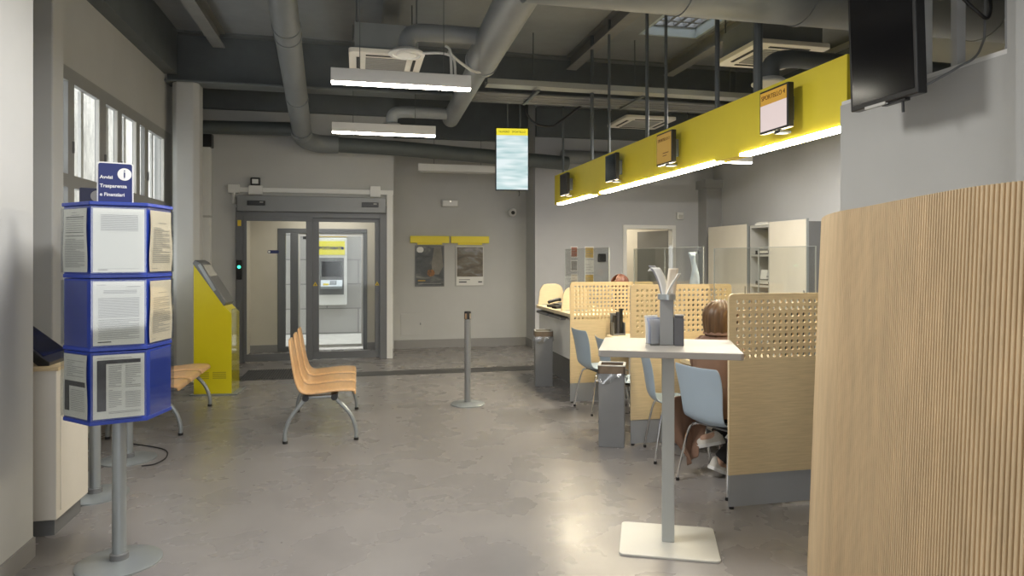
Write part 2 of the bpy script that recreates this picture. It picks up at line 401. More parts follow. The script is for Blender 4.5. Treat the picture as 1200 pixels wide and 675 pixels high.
b = MB(); b.box(OX0, OX0 + .125, -.06, .06, 0, OZ - .08); b.box(OX1 - .07, OX1, -.06, .06, 0, OZ - .08); b.box(OX0, OX1, -.06, .06, OZ - .08, OZ); b.box(OX0 + .205, OX0 + .335, -.06, .06, 0, OZ - .08)
b.box(OX0 + .125, OX0 + .205, -.06, .06, 0, .08)
b.build('frame', DOORM, od, bevel=.004)
MB().box(OX0 + .125, OX0 + .205, -.005, .005, .08, OZ - .08).build('pane', GLASS, od)
b = MB(); b.box(OX0 + .335, OX0 + .365, -.04, 0, .1, OZ - .13); b.box(OX1 - .10, OX1 - .07, -.04, 0, .1, OZ - .13); b.box(OX0 + .335, OX1 - .07, -.04, 0, .05, .1); b.box(OX0 + .335, OX1 - .07, -.04, 0, OZ - .13, OZ - .08)
b.build('leaf_frame', WHITE, od)
MB().box(OX0 + .365, OX1 - .1, -.025, -.018, .1, OZ - .13).build('pane', GLASS, od)
MB().cbox(OX0 + .45, -.06, OZ - .16, .07, .04, .05).build('door_closer', BLACK, od)
struct(MB().box(-6, 6, 12.3, 15.0, -.12, -.02).build('ground', mat('pavement', (.62, .60, .56), .85, var=.15, scale=5, bump=.2)), 'pale stone pavement outside the entrance', 'pavement')
def stone():
    m = mat('street_stone', (.45, .44, .42), .85, var=.12, scale=3)
    nt = m.node_tree; N = nt.nodes; L = nt.links; b = N['Principled BSDF']
    tc = N.new('ShaderNodeTexCoord'); mp = N.new('ShaderNodeMapping'); mp.inputs['Rotation'].default_value = (pi/2, 0, 0)
    br = N.new('ShaderNodeTexBrick'); br.inputs['Scale'].default_value = 1; br.inputs['Brick Width'].default_value = 1.3; br.inputs['Row Height'].default_value = .52
    br.inputs['Mortar Size'].default_value = .012; br.inputs['Color1'].default_value = (.46, .45, .43, 1); br.inputs['Color2'].default_value = (.40, .39, .375, 1); br.inputs['Mortar'].default_value = (.24, .235, .23, 1)
    L.new(tc.outputs['Object'], mp.inputs[0]); L.new(mp.outputs[0], br.inputs['Vector']); L.new(br.outputs['Color'], b.inputs['Base Color'])
    return m
struct(MB().box(-3.4, 6, 15.0, 15.3, -.1, 6).build('wall_street', stone()), 'pale stone block wall across the street', 'wall')
atm = thing('cash_machine', 'white and yellow cash machine set in the stone wall across the street', 'cash machine', (-.55, 15.0, 0))
b = MB(); hw = .31
b.box(-hw, hw, -.14, 0, .6, 2.02)
b.build('housing', WHITE, atm, bevel=.02)
MB().box(-hw, hw, -.10, 0, 2.04, 2.32).build('canopy', mat('bright_yellow', (.9, .68, .01), .5, var=.02), atm, bevel=.01)
MB().box(-.27, .27, -.155, -.14, 1.66, 1.95).build('sign_panel', mat('sign_yellow', (.85, .78, .08), .5, var=.02), atm)
lettering('lettering', 'POSTAMAT', .088, (-.03, -.157, 1.80), (1, 0, 0), (0, 0, 1), NAVY, atm, bold=.003)
b = MB(); b.cyl((.22, -.156, 1.80), (.22, -.160, 1.80), .032, 16); b.build('emblem', NAVY, atm)
MB().box(-.25, .25, -.15, -.14, .82, 1.6).build('recess_panel', GREY, atm)
MB().box(-.2, .2, -.16, -.15, 1.2, 1.52).build('screen', SCREEN, atm)
b = MB(); b.prism([(-.15, .95), (-.24, .95), (-.24, 1.0), (-.15, 1.13)], -.22, .22, 'x'); b.build('keypad_shelf', SILVER, atm)
b = MB()
for i in range(4):
    for j in range(3): b.cbox(-.02 + i * .035, -.21 + j * .02, 1.045 + j * .028, .025, .016, .02)
b.build('keys', BLACK, atm)
MB().box(-.17, -.06, -.225, -.2, 1.0, 1.06).build('card_slot', mat('slot_yellow', (.8, .65, .05), .4, var=.02), atm)

# sliding entrance door
dr = thing('door_1', 'grey framed sliding glass entrance door', 'door', (0, 11.05, 0)); dr['kind'] = 'structure'
b = MB(); b.box(DX0 - .03, DX0 + .09, -.05, .1, 0, 2.36); b.box(DX1 - .09, DX1 + .02, -.05, .1, 0, 2.42); b.build('frame', DOORM, dr, bevel=.004)
MB().box(DX0, DX1, -.16, .05, 2.3, 2.54).build('header', mat('header_metal', (.22, .225, .225), .4, metal=.3, var=.04), dr, bevel=.008)
MB().box(DX0 + .09, DX1 - .09, -.08, .02, 2.22, 2.3).build('rail', DOORM, dr)
def leaf(x0, x1, y, last):
    b = MB(); st = .045
    w0 = .11 if last else st
    b.box(x0, x0 + w0, y - .02, y + .02, .13, 2.16); b.box(x1 - (.1 if not last else .075), x1, y - .02, y + .02, .13, 2.16)
    b.box(x0, x1, y - .02, y + .02, .02, .13); b.box(x0, x1, y - .02, y + .02, 2.16, 2.24)
    o = b.build('leaf_frame', DOORM, dr, bevel=.003)
    MB().box(x0 + .04, x1 - .06, y - .005, y + .005, .12, 2.17).build('glass', GLASS, o)
    return o
XM = -.71
l1 = leaf(DX0 + .08, XM + .02, -.045, False)
l2 = leaf(XM, DX1 - .09, .02, True)
TRI = mat('warning_yellow', (.75, .55, .04), .5, var=.03)
def tri(x, y, p):
    MB().prism([(x - .035, 1.16), (x + .035, 1.16), (x, 1.225)], y, y - .002, 'y').build('warning_sticker', TRI, p)
    MB().prism([(x - .012, 1.17), (x + .012, 1.17), (x, 1.195)], y - .002, y - .003, 'y').build('sticker_mark', BLACK, p)
tri(XM + .055, -.003, l2); tri(DX1 - .13, -.003, l2)
MB().prism(rrect(.17, .05, .024, 4, -1.27, 1.69), -.052, -.054, 'y').build('blue_sticker', NAVY, l1)
MB().cyl((-1.33, -.0545, 1.69), (-1.33, -.056, 1.69), .017, 14).build('sticker_mark', WHITE, l1)
for x in (DX0 + .28, DX1 - .24):
    o = MB().box(x - .13, x + .13, -.19, -.16, 2.39, 2.46).build('sensor', BLACK, dr, bevel=.006)
    MB().box(x + .05, x + .1, -.193, -.19, 2.43, 2.445).build('sensor_light', LGREY, o)
MB().box(DX0 - .02, DX0 + .06, -.075, -.05, 1.27, 1.56).build('access_reader', BLACK, dr, bevel=.006)
MB().cyl((DX0 + .02, -.075, 1.46), (DX0 + .02, -.082, 1.46), .024, 16).build('reader_lamp', GREENL, dr)
MB().box(DX0 - .005, DX0 + .045, -.054, -.05, 2.08, 2.17).build('yellow_sticker', TRI, dr)
# cable trunking above the door
tk = thing('cable_trunking', 'white cable trunking running over the sliding door', 'trunking', (0, 11.05, 0))
MB().box(-1.85, .54, -.04, 0, 2.6, 2.67).build('trunk', WHITE, tk, bevel=.004)
MB().box(-1.92, -1.76, -.07, 0, 2.58, 2.71).build('junction_box', WHITE, tk, bevel=.006)
MB().box(-1.63, -1.43, -.06, 0, 2.56, 2.7).build('junction_box', WHITE, tk, bevel=.006)
MB().box(.18, .34, -.06, 0, 2.56, 2.73).build('junction_box', WHITE, tk, bevel=.006)
MB().tube([(-1.84, -.035, 2.58), (-1.84, -.035, 2.42)], .03, 12).build('down_pipe', WHITE, tk, smooth=True)
MB().box(.44, .53, -.05, 0, .0, 2.6).build('side_trunk', WHITE, tk, bevel=.004)
es = thing('door_sensor', 'small black and white detector on top of the trunking over the left door leaf', 'sensor', (-1.53, 11.05, 2.7))
MB().box(-.07, .07, -.07, 0, 0, .12).build('case', BLACK, es, bevel=.01)
MB().box(-.045, .045, -.075, -.07, .025, .095).build('face', WHITE, es)

# office door in the rear wall
d2 = thing('door_3', 'white framed office door standing half open behind the counters', 'door', (0, 11.5, 0)); d2['kind'] = 'structure'
b = MB(); b.box(D2X0 - .06, D2X0 + .01, -.03, .15, 0, 2.12); b.box(D2X1 - .01, D2X1 + .06, -.03, .15, 0, 2.12); b.box(D2X0 - .06, D2X1 + .06, -.03, .15, 2.12, 2.19)
b.build('frame', WHITE, d2, bevel=.005)
Mx = Matrix.Translation((D2X1 - .02, .14, 0)) @ Matrix.Rotation(R(-72), 4, 'Z')
o = MB().box(-.84, 0, 0, .04, .01, 2.1, Mx).build('door_leaf', mat('grey_door', (.3, .3, .29), .5, var=.03), d2)
MB().box(-.78, -.66, -.05, -.03, 1.0, 1.03, Mx).box(-.77, -.755, -.04, 0, 1.0, 1.03, Mx).build('handle', CHROME, o)
struct(MB().box(3.4, 6.8, 13.6, 13.7, 0, 3).box(3.4, 3.5, 11.65, 13.6, 0, 3).box(6.7, 6.8, 11.65, 13.6, 0, 3).build('wall_office', WALL2), 'warm cream wall of the back office', 'wall')
struct(MB().box(3.4, 6.8, 11.65, 13.7, 3, 3.1).build('ceiling_office', WALL2), 'cream ceiling of the back office', 'ceiling')
struct(MB().box(3.4, 6.8, 11.65, 13.7, -.1, 0).build('floor_office', FLOOR), 'grey floor of the back office', 'floor')
# rear corner pillar
cp = MB(); cp.box(6.1, 6.4, 11.2, 11.5, 0, 3.0); cp.box(6.05, 6.4, 11.15, 11.5, 2.85, 3.0)
struct(cp.build('trim_16', mat('pillar_grey', (.33, .335, .34), .6, var=.05)), 'grey corner pillar between office door and cabinets', 'pillar')

# ================================================================== YELLOW COUNTER SIGN, SCREENS
bm_ = thing('counter_sign_beam', 'long yellow boxed beam with light strip hanging over the counters', 'hanging sign', (2.9, 0, 0))
SEAM = 6.38
MB().box(0, .12, 3.605, SEAM - .003, 2.4, 2.84).box(0, .12, SEAM + .003, 9.94, 2.4, 2.84).box(.003, .117, SEAM - .003, SEAM + .003, 2.403, 2.837).build('panel', YELLOW, bm_)
for (y0, y1) in ((8.28, 9.8), (6.5, 7.96), (5.18, 6.46), (3.64, 4.8)):
    MB().box(-.004, .085, y0, y1, 2.392, 2.412).build('light_strip', LEDB, bm_, bevel=.004)
for (y, dx, r) in ((9.7, .06, .016), (8.42, .06, .022), (7.8, .06, .016), (6.62, .03, .018), (6.30, .09, .016), (5.25, .06, .02), (4.68, .08, .035)):
    MB().cyl((dx, y, 2.8), (dx, y, CZ if abs(y - 3) > 9 else CZ), r, 10).build('rod', STEEL_D, bm_, smooth=True)

AMBER = mat('screen_amber', (.3, .17, .02), .4, emit=(.62, .33, .04), estr=.45, var=.02)
PINKW = mat('screen_pale', (.3, .25, .25), .4, emit=(.72, .60, .58), estr=.62, var=.02)
AMBERD = mat('screen_amber_dim', (.3, .17, .02), .4, emit=(.50, .30, .06), estr=.36, var=.02)
TXT = mat('screen_text', (.10, .03, .01), .6, var=.05)
def counter_screen(y, kind, label):
    t = thing('counter_screen', label, 'screen', (2.83, y, 2.62), 0, 'counter number screens on the yellow beam')
    b = MB(); b.box(-.05, -.005, -.165, .165, -.15, .15); b.build('case', BLACK, t, bevel=.005)
    MB().box(-.005, .07, -.06, .06, -.08, .08).build('bracket', STEEL_D, t)
    MB().box(-.02, .065, -.035, .035, -.165, -.15).build('lower_arm', STEEL_D, t)
    if kind == 2:
        MB().box(-.0525, -.0505, -.15, .15, -.135, .045).build('display', PINKW, t)
        MB().box(-.0525, -.0505, -.15, .15, .045, .135).build('display_header', AMBER, t)
        lettering('lettering', 'SPORTELLO 4', .045, (-.0535, 0, .095), (0, -1, 0), (0, 0, 1), TXT, t)
    elif kind == 1:
        MB().box(-.0525, -.0505, -.15, .15, -.135, .135).build('display', AMBERD, t)
        lettering('lettering', 'SPORTELLO 3', .04, (-.0535, 0, .08), (0, -1, 0), (0, 0, 1), TXT, t)
        MB().box(-.0535, -.0525, -.1, .02, -.05, -.043).box(-.0535, -.0525, -.06, .02, -.075, -.068).build('text_line', TXT, t)
    else:
        MB().box(-.0525, -.0505, -.15, .15, -.135, .135).build('display', SCREEN, t)
counter_screen(9.11, 0, 'dark counter screen at the far end of the yellow beam')
counter_screen(7.29, 0, 'dark counter screen on the yellow beam, second from its far end')
counter_screen(5.90, 1, 'amber counter screen on the yellow beam')
counter_screen(4.18, 2, 'counter screen with amber header over pale pink, nearest on the yellow beam')

# big black screen hung from the ceiling
tv = thing('ceiling_screen', 'large black portrait screen hanging at upper right, switched off', 'screen', (2.565, 2.935, 2.375))
tv.rotation_euler = (0, R(-2.0), 0)
MB().box(0, .055, -.225, .225, 0, .96).build('case', BLACK, tv, bevel=.006)
MB().box(-.002, .0, -.205, .205, .028, .935).build('display', SCREEN, tv)
MB().box(.05, .14, -.12, .12, .3, .66).build('mount', STEEL_D, tv)
MB().cyl((.1, 0, .5), (.1, 0, CZ - 2.375), .025, 14).build('pole', STEEL_D, tv, smooth=True)
MB().cyl((.03, -.1, .0), (.03, -.1, -.065), .007, 8).box(.015, .045, -.13, .02, -.012, .0).build('sensor_stub', BLACK, tv)
MB().box(-.001, .02, -.02, .12, -.008, .006).build('light_bar', LGREY, tv)
cb = MB(); cb.tube(smooth_path([(2.68, 2.75, 3.0), (2.82, 2.66, 2.78), (2.9, 2.64, 2.75), (2.93, 2.68, 3.1), (2.93, 2.7, CZ)]), .008, 8)
tag(cb.build('power_cable', BLACK, None, smooth=True), 'black cable looping from the back of the big black screen', 'cable')
cb = MB(); cb.tube(smooth_path([(2.64, 2.76, 2.42), (2.77, 2.7, 2.50), (2.89, 2.68, 2.60), (2.91, 2.67, 2.9), (2.95, 2.66, CZ)]), .006, 8)
tag(cb.build('data_cable', GREY, None, smooth=True), 'thin grey cable rising through the opening beside the big black screen', 'cable')

# lit display in the middle
td = thing('queue_display', 'lit portrait display with yellow header hanging in the middle of the hall', 'display', (2.19, 9.72, 3.04), 0)
FACE = -YAW * .55
td.rotation_euler.z = FACE
MB().box(-.245, .245, 0, .05, -.46, .46).build('case', BLACK, td, bevel=.006)
def lit_screen():
    m = mat('queue_screen', (.1, .1, .1), .3)
    nt = m.node_tree; N = nt.nodes; L = nt.links; b = N['Principled BSDF']
    tc = N.new('ShaderNodeTexCoord'); mp = N.new('ShaderNodeMapping'); mp.inputs['Scale'].default_value = (1.2, 1, 7)
    n = N.new('ShaderNodeTexNoise'); n.inputs['Scale'].default_value = 2.2; n.inputs['Detail'].default_value = 1
    r = N.new('ShaderNodeValToRGB'); r.color_ramp.elements[0].color = (.42, .66, .68, 1); r.color_ramp.elements[1].color = (.86, .98, 1, 1)
    r.color_ramp.elements[0].position = .3; r.color_ramp.elements[1].position = .65
    L.new(tc.outputs['Object'], mp.inputs[0]); L.new(mp.outputs[0], n.inputs['Vector']); L.new(n.outputs['Fac'], r.inputs[0])
    L.new(r.outputs[0], b.inputs['Emission Color']); b.inputs['Emission Strength'].default_value = .68
    return m
MB().box(-.23, .23, -.003, 0, -.445, .345).build('display', lit_screen(), td)
hd = MB().box(-.23, .23, -.003, 0, .345, .445).build('display_header', mat('screen_yellow', (.3, .25, .02), .4, emit=(.85, .75, .04), estr=.7, var=.02), td)
lettering('lettering', 'NUMERO   SPORTELLO', .038, (0, -.005, .395), (1, 0, 0), (0, 0, 1), INKD, hd)
for x in (-.06, .12): MB().cyl((x, .04, .46), (x, .04, CZ - 3.04), .014, 10).build('rod', STEEL_D, td, smooth=True)
MB().tube(smooth_path([(.1, .03, -.46), (.11, .03, -.5), (.1, .03, -.54)]), .006, 6).build('cable_end', BLACK, td)

# ================================================================== LINEAR LAMPS
def lamp(x0, x1, y, z, label, lit=True, first=None):
    t = thing('linear_lamp', label, 'ceiling lamp', ((x0 + x1) / 2, y, z), 0, 'linear ceiling lamps')
    h = (x1 - x0) / 2
    MB().box(-h, h, -.035, .035, .02, .135).build('housing', WHITE, t, bevel=.004)
    MB().box(-h + .004, h - .004, -.032, .032, 0, .02).build('diffuser', LED if lit else LGREY, t, bevel=.008)
    for s in (-1, 1): MB().cyl((s * h * .6, 0, .135), (s * h * .6, 0, CZ - z), .004, 6).build('wire', STEEL_D, t)
    return t
def px2(x0, x1, y, z): return x0, x1, y, z
lamp(-.235, 1.0, 6.16, 3.12, 'lit linear lamp hanging nearest, under the left ceiling cassette')
lamp(-.32, .96, 8.72, 3.14, 'lit linear lamp hanging farther back, below the nearest lamp')
lamp(.95, 2.25, 11.2, 3.0, 'unlit white linear lamp hanging before the two posters', False)
lamp(4.42, 5.72, 9.15, 3.0, 'lit linear lamp hanging behind the yellow beam')

# ================================================================== DUCTS AND AIR CONDITIONING
t = thing('round_duct', 'grey round duct running along the ceiling on the left and down to the entrance wall', 'air duct')
A = Vector((-.657, 5.2, 4.315)); B = Vector((-.79, 10.05, 3.47))
b = MB(); p = smooth_path([A, A.lerp(B, .5), B, (-.78, 10.45, 3.36), (-.60, 10.68, 3.32), (-.3, 10.72, 3.32)], 8)
b.tube(p, .135, 24); b.build('pipe', DUCT, t, smooth=True)
MB().tube([(-.34, 10.72, 3.32), (.6, 10.74, 3.30), (3.4, 10.9, 3.17)], .115, 24).build('pipe', mat('dark_duct', (.10, .115, .115), .5, var=.08), t, smooth=True)
for k in (.43, .47, .80):
    q = A.lerp(B, k); d = (B - A).normalized(); MB().tube([q - d * .02, q + d * .02], .143, 24).build('collar', DUCT, t, smooth=True)
q = Vector((-.80, 10.25, 3.41)); MB().tube([q + Vector((0, -.05, .015)), q + Vector((0, .05, -.02))], .145, 24).build('collar', DUCT, t, smooth=True)
t = thing('wall_duct', 'dark horizontal duct left of the entrance, between pale column and round duct', 'air duct')
MB().tube([(-2.4, 10.75, 3.51), (-.86, 10.6, 3.51)], .10, 20).build('pipe', mat('dark_duct', (.10, .115, .115), .5, var=.08), t, smooth=True)
t = thing('wall_duct', 'grey horizontal duct high on the wall behind the far end of the yellow beam', 'air duct')
MB().tube([(3.4, 11.2, 3.33), (6.0, 11.28, 3.3)], .12, 20).build('pipe', DUCT, t, smooth=True)

t = thing('branching_duct', 'light grey round duct running diagonally over the hall, right of the near lamp', 'air duct')
MB().tube([(1.23, 4.45, 3.64), (1.24, 5.2, 3.69), (1.26, 7.05, 3.66)], .165, 24).build('pipe', DUCTL, t, smooth=True)
MB().tube([(1.26, 7.0, 3.66), (1.31, 9.9, 3.62)], .12, 24).build('pipe', DUCTL, t, smooth=True)
MB().tube([(1.26, 6.98, 3.66), (1.26, 7.06, 3.66)], .175, 24).build('collar', DUCTL, t, smooth=True)
for (y, z) in ((6.45, 3.72), (9.46, 3.60)):
    r = .08
    o = MB().tube(smooth_path([(1.2, y, z), (.66, y, z), (.50, y, z - .02), (.45, y, z - .08), (.44, y, z - .18)], 6), r, 20).build('branch', DUCTL, t, smooth=True)
    MB().lathe([(.0, -.27), (.085, -.27), (.09, -.255), (.125, -.255), (.13, -.27), (.17, -.262), (.17, -.25), (.12, -.215), (.0, -.21)], (.44, y, z + .04), 32).build('diffuser', WHITE, o, smooth=True)
cb = MB(); cb.tube(smooth_path([(.58, 6.38, 3.50), (.76, 6.3, 3.49), (.85, 6.22, 3.42), (.86, 6.17, 3.255)]), .012, 8); cb.tube(smooth_path([(.79, 6.3, 3.56), (.825, 6.26, 3.50), (.825, 6.17, 3.255)]), .012, 8)
tag(cb.build('lamp_cable', WHITE, None, smooth=True), 'white cable looping down onto the near lit lamp', 'cable')
cb = MB(); cb.tube(smooth_path([(.85, 6.6, 3.60), (1.0, 6.7, 3.52), (1.2, 6.9, 3.5), (1.42, 7.1, 3.66)]), .014, 8)
tag(cb.build('ceiling_cable', LGREY, None, smooth=True), 'grey cable hanging between round diffuser and diagonal duct', 'cable')

t = thing('large_duct', 'very large grey duct crossing the ceiling in front of the hanging rods', 'air duct')
MB().tube([(1.05, 4.25, 3.52), (6.38, 4.25, 3.52)], .27, 40).build('pipe', DUCT, t, smooth=True)
for x in (2.15, 3.05, 4.6): MB().tube([(x - .02, 4.25, 3.52), (x + .02, 4.25, 3.52)], .277, 40).build('collar', DUCT, t, smooth=True)

# cassette units
GRILL = mat('grille', (.34, .34, .33), .6, var=.05)
ACW = mat('cassette_white', (.80, .77, .70), .45, var=.03)
def cassette(x, y, z, s, label):
    t = thing('ceiling_cassette', label, 'air conditioner', (x, y, z), 0, 'ceiling cassette air conditioners')
    h = s / 2
    MB().prism(rrect(s, s, .05, 4), 0, .05).build('panel', ACW, t, bevel=.008)
    b = MB(); g = h * .55
    b.box(-g, g, -g, g, -.004, .0)
    for k in range(9): y0 = -g + 2 * g * k / 8; b.box(-g, g, y0 - .008, y0 + .008, -.01, -.003)
    b.build('intake_grille', GRILL, t)
    for (a0, a1, b0, b1) in ((-g, g, h * .72, h * .8), (-g, g, -h * .8, -h * .72), (h * .72, h * .8, -g, g), (-h * .8, -h * .72, -g, g)):
        MB().box(a0, a1, b0, b1, -.006, .002).build('air_slot', RUBBER, t)
    MB().box(-h * .85, h * .85, -h * .85, h * .85, .05, .33).build('body', DUCT, t, bevel=.006)
    for sx in (-1, 1):
        for sy in (-1, 1): MB().cyl((sx * h * .8, sy * h * .8, .33), (sx * h * .8, sy * h * .8, CZ - z), .008, 6).build('hanger', STEEL_D, t)
cassette(.29, 7.6, 3.72, .78, 'white ceiling cassette behind the nearest lit lamp')
cassette(4.26, 6.45, 3.72, .84, 'white ceiling cassette at upper right above the yellow beam')
cassette(4.45, 10.3, 3.76, .85, 'white ceiling cassette farthest back, above the middle of the yellow beam')
t = thing('elbow_diffuser', 'grey duct elbow with white round diffuser behind the nearest counter screen', 'air duct')
MB().tube(smooth_path([(6.1, 5.2, 3.29), (4.0, 5.15, 3.29), (3.55, 5.12, 3.28), (3.38, 5.1, 3.22), (3.36, 5.1, 3.1)], 6), .075, 20).build('pipe', STEEL_D, t, smooth=True)
MB().lathe([(0, -.06), (.1, -.06), (.15, -.04), (.15, -.03), (.1, .01), (0, .02)], (3.36, 5.1, 3.09), 28).build('diffuser', WHITE, t, smooth=True)

# cable tray with conduits under the ceiling
t = thing('cable_tray', 'grey cable tray with conduits crossing under the ceiling beyond the diagonal duct', 'cable tray', (0, 8.35, 0))
b = MB(); b.box(1.55, 6.1, -.1, .1, 3.74, 3.75); b.box(1.55, 6.1, -.1, -.09, 3.75, 3.81); b.box(1.55, 6.1, .09, .1, 3.75, 3.81); b.build('tray', mat('tray_metal', (.36, .37, .35), .5, metal=.2, var=.06), t)
for k, y in enumerate((.28, .40, .52, .66)): MB().tube([(1.45, y, 3.72), (6.1, y, 3.72)], .022, 10).build('conduit', GREY, t, smooth=True)
for x in (2.2, 3.6, 5.0): MB().box(x - .02, x + .02, -.1, .7, 3.68, 3.70).cyl((x, .18, 3.7), (x, .18, CZ), .008, 8).build('hanger', STEEL_D, t)
cb = MB(); cb.tube(smooth_path([(2.33, 9.5, 3.9), (2.36, 9.5, 3.66), (2.5, 9.5, 3.52), (2.72, 9.5, 3.5), (2.86, 9.5, 3.58), (3.2, 9.45, 3.84)]), .016, 8)
tag(cb.build('cable_loop', BLACK, None, smooth=True), 'black cable sagging under the ceiling right of the lit display', 'cable')

# ================================================================== THINGS ON THE RECESSED WALL
YR = 12.15
def art_material(name, stops, scale, seed):
    m = mat(name, (.1, .1, .1), .35); nt = m.node_tree; N = nt.nodes; L = nt.links; b = N['Principled BSDF']
    tc = N.new('ShaderNodeTexCoord'); mp = N.new('ShaderNodeMapping'); mp.inputs['Location'].default_value = (seed, seed * .7, seed * .3); mp.inputs['Scale'].default_value = (scale, scale, scale * 2.2)
    n = N.new('ShaderNodeTexNoise'); n.inputs['Scale'].default_value = 2.2; n.inputs['Detail'].default_value = 3; n.inputs['Distortion'].default_value = .8
    r = N.new('ShaderNodeValToRGB'); e = r.color_ramp.elements
    while len(e) < len(stops): e.new(.5)
    for i, (p, c) in enumerate(stops): e[i].position = p; e[i].color = (*c, 1)
    L.new(tc.outputs['Object'], mp.inputs[0]); L.new(mp.outputs[0], n.inputs['Vector']); L.new(n.outputs['Fac'], r.inputs[0]); L.new(r.outputs[0], b.inputs['Base Color'])
    return m
def poster(x, label, kind):
    t = thing('poster_holder', label, 'poster', (x, YR, 0), 0, 'posters on the recessed wall')
    MB().box(-.345, .345, -.05, 0, 1.86, 1.985).build('header_bar', YELLOW, t, bevel=.005)
    MB().box(-.22, .22, -.035, -.01, 1.83, 1.86).build('clip', YELLOW, t)
    MB().box(-.26, .26, -.02, 0, 1.09, 1.82).build('frame', LGREY if kind else GREY, t, bevel=.004)
    if kind == 0:
        MB().box(-.245, .245, -.026, -.02, 1.105, 1.805).build('picture', art_material('dark_poster', [(.25, (.025, .03, .035)), (.55, (.07, .08, .085)), (.75, (.22, .22, .21))], 1.6, 3.1), t)
        o = MB(); o.prism([(.03, 1.48), (.08, 1.8), (.2, 1.8), (.24, 1.45), (.16, 1.3), (.05, 1.3)], -.027, -.0262, 'y'); o.build('picture_figure', mat('poster_grey', (.20, .19, .17), .5, var=.3, scale=6), t)
        o = MB(); o.prism(rrect(.13, .12, .05, 4, .02, 1.33), -.028, -.0272, 'y'); o.build('picture_glow', mat('poster_orange', (.32, .13, .03), .5, var=.5, scale=25, col2=(.05, .04, .03)), t)
        o = MB(); o.prism(rrect(.12, .1, .045, 4, -.17, 1.74), -.028, -.0272, 'y'); o.build('picture_highlight', WHITE, t)
        MB().box(-.21, -.08, -.0275, -.0265, 1.185, 1.205).build('caption', AMBERT, t)
        MB().box(-.21, .2, -.0275, -.0265, 1.14, 1.145).build('caption_line', LGREY, t)
    else:
        MB().box(-.245, .245, -.024, -.02, 1.105, 1.805).build('poster_sheet', PAPER, t)
        MB().box(-.235, .235, -.027, -.024, 1.26, 1.79).build('picture', art_material('landscape_poster', [(.28, (.03, .03, .03)), (.5, (.13, .11, .08)), (.62, (.2, .2, .22)), (.8, (.4, .36, .28))], 1.9, 7.7), t)
        MB().box(-.2, -.06, -.026, -.024, 1.155, 1.175).box(.15, .22, -.026, -.024, 1.155, 1.175).box(-.2, .0, -.026, -.024, 1.2, 1.21).build('caption', INKD, t)
AMBERT = mat('caption_amber', (.45, .28, .05), .6, var=.05)
poster(1.235, 'left poster under a yellow bar, dark picture with an orange glow', 0)
poster(1.955, 'right poster under a yellow bar, picture above a white margin', 1)
t = thing('emergency_light', 'small white emergency light above the posters', 'emergency light', (1.595, YR, 2.57))
MB().box(-.15, .15, -.06, 0, -.065, .065).build('housing', LGREY, t, bevel=.01)
MB().box(-.13, .13, -.066, -.06, -.05, .045).build('lens', WHITE, t, bevel=.004)
MB().cyl((0, -.066, .03), (0, -.07, .03), .008, 10).build('lamp_spot', mat('status_lamp', (.9, .9, .85), .4, emit=(1, .95, .8), estr=2, var=.01), t)
t = thing('security_camera', 'small white dome camera on the wall right of the posters', 'security camera', (2.72, YR, 2.42))
MB().cyl((0, 0, 0), (0, -.06, 0), .06, 20).build('base', WHITE, t, smooth=True)
b = MB(); b.lathe([(0, -.075), (.03, -.07), (.06, -.045), (.072, 0), (.06, .045), (.03, .07), (0, .075)], (0, -.12, 0), 20); b.build('ball', WHITE, t, smooth=True)
MB().cyl((-.01, -.185, -.01), (-.01, -.2, -.012), .034, 16).build('lens', BLACK, t, smooth=True)
t = thing('access_panel', 'flush square access panel low in the grey wall left of the posts', 'access panel', (.92, YR, .42))
MB().box(-.19, .19, -.012, 0, -.19, .19).build('panel', WALL, t, bevel=.003)
MB().box(-.2, .2, -.004, 0, -.2, .2).build('frame', WALL, t)
MB().box(.14, .16, -.016, -.012, -.01, .03).build('latch', GREY, t)
t = thing('wall_handset', 'small black handset hung on the wall corner right of the door', 'handset', (.57, YR, 1.12))
MB().prism([(-.02, 0), (.03, .02), (.035, .14), (.0, .16), (-.03, .1)], -.05, 0, 'y').build('body', BLACK, t, bevel=.008)
MB().box(-.01, .02, -.02, 0, .15, .19).build('hook', BLACK, t)

# rear wall things
t = thing('wall_sensor', 'small white motion sensor on the rear wall right of the office door', 'sensor', (5.72, 11.5, 2.35))
MB().box(-.06, .06, -.06, 0, -.05, .08).build('body', WHITE, t, bevel=.015)
MB().box(-.045, .045, -.075, -.06, -.03, .03).build('lens', LGREY, t, bevel=.01)
t = thing('card_reader', 'small black square reader on the rear wall left of the office door', 'card reader', (4.22, 11.5, 1.60))
MB().box(-.07, .07, -.05, 0, -.07, .07).build('body', BLACK, t, bevel=.01)
MB().box(-.05, .05, -.054, -.05, -.05, .05).build('face', RUBBER, t)
OCHRE = mat('notice_ochre', (.62, .42, .10), .7, var=.05); RED = mat('notice_red', (.42, .14, .08), .7, var=.1)
def notice(x, y0, z0, wd, h, col, label, lines=3):
    t = thing('notice', label, 'notice', (x, y0, z0), 0, 'notices on the rear wall')
    MB().box(-wd/2, wd/2, -.006, 0, 0, h).build('sheet', PAPER, t)
    MB().box(-wd/2 + .012, wd/2 - .012, -.008, -.006, h * .1, h * .9).build('printed_block', col, t)
    b = MB()
    for k in range(lines): b.box(-wd * .35, wd * (.1 + .25 * (k % 2)), -.009, -.008, h * (.2 + .2 * k), h * (.2 + .2 * k) + .01)
    b.build('text_lines', INK, t)
notice(3.71, 11.5, 1.60, .13, .20, RED, 'notice with a red block, topmost of the narrow left column')
notice(3.71, 11.5, 1.36, .13, .20, INK, 'grey printed notice, middle of the narrow left column')
notice(3.71, 11.5, 1.12, .13, .20, PAPERW, 'pale notice, lowest of the narrow left column')
notice(3.99, 11.5, 1.58, .17, .22, OCHRE, 'ochre notice, topmost of the right column')
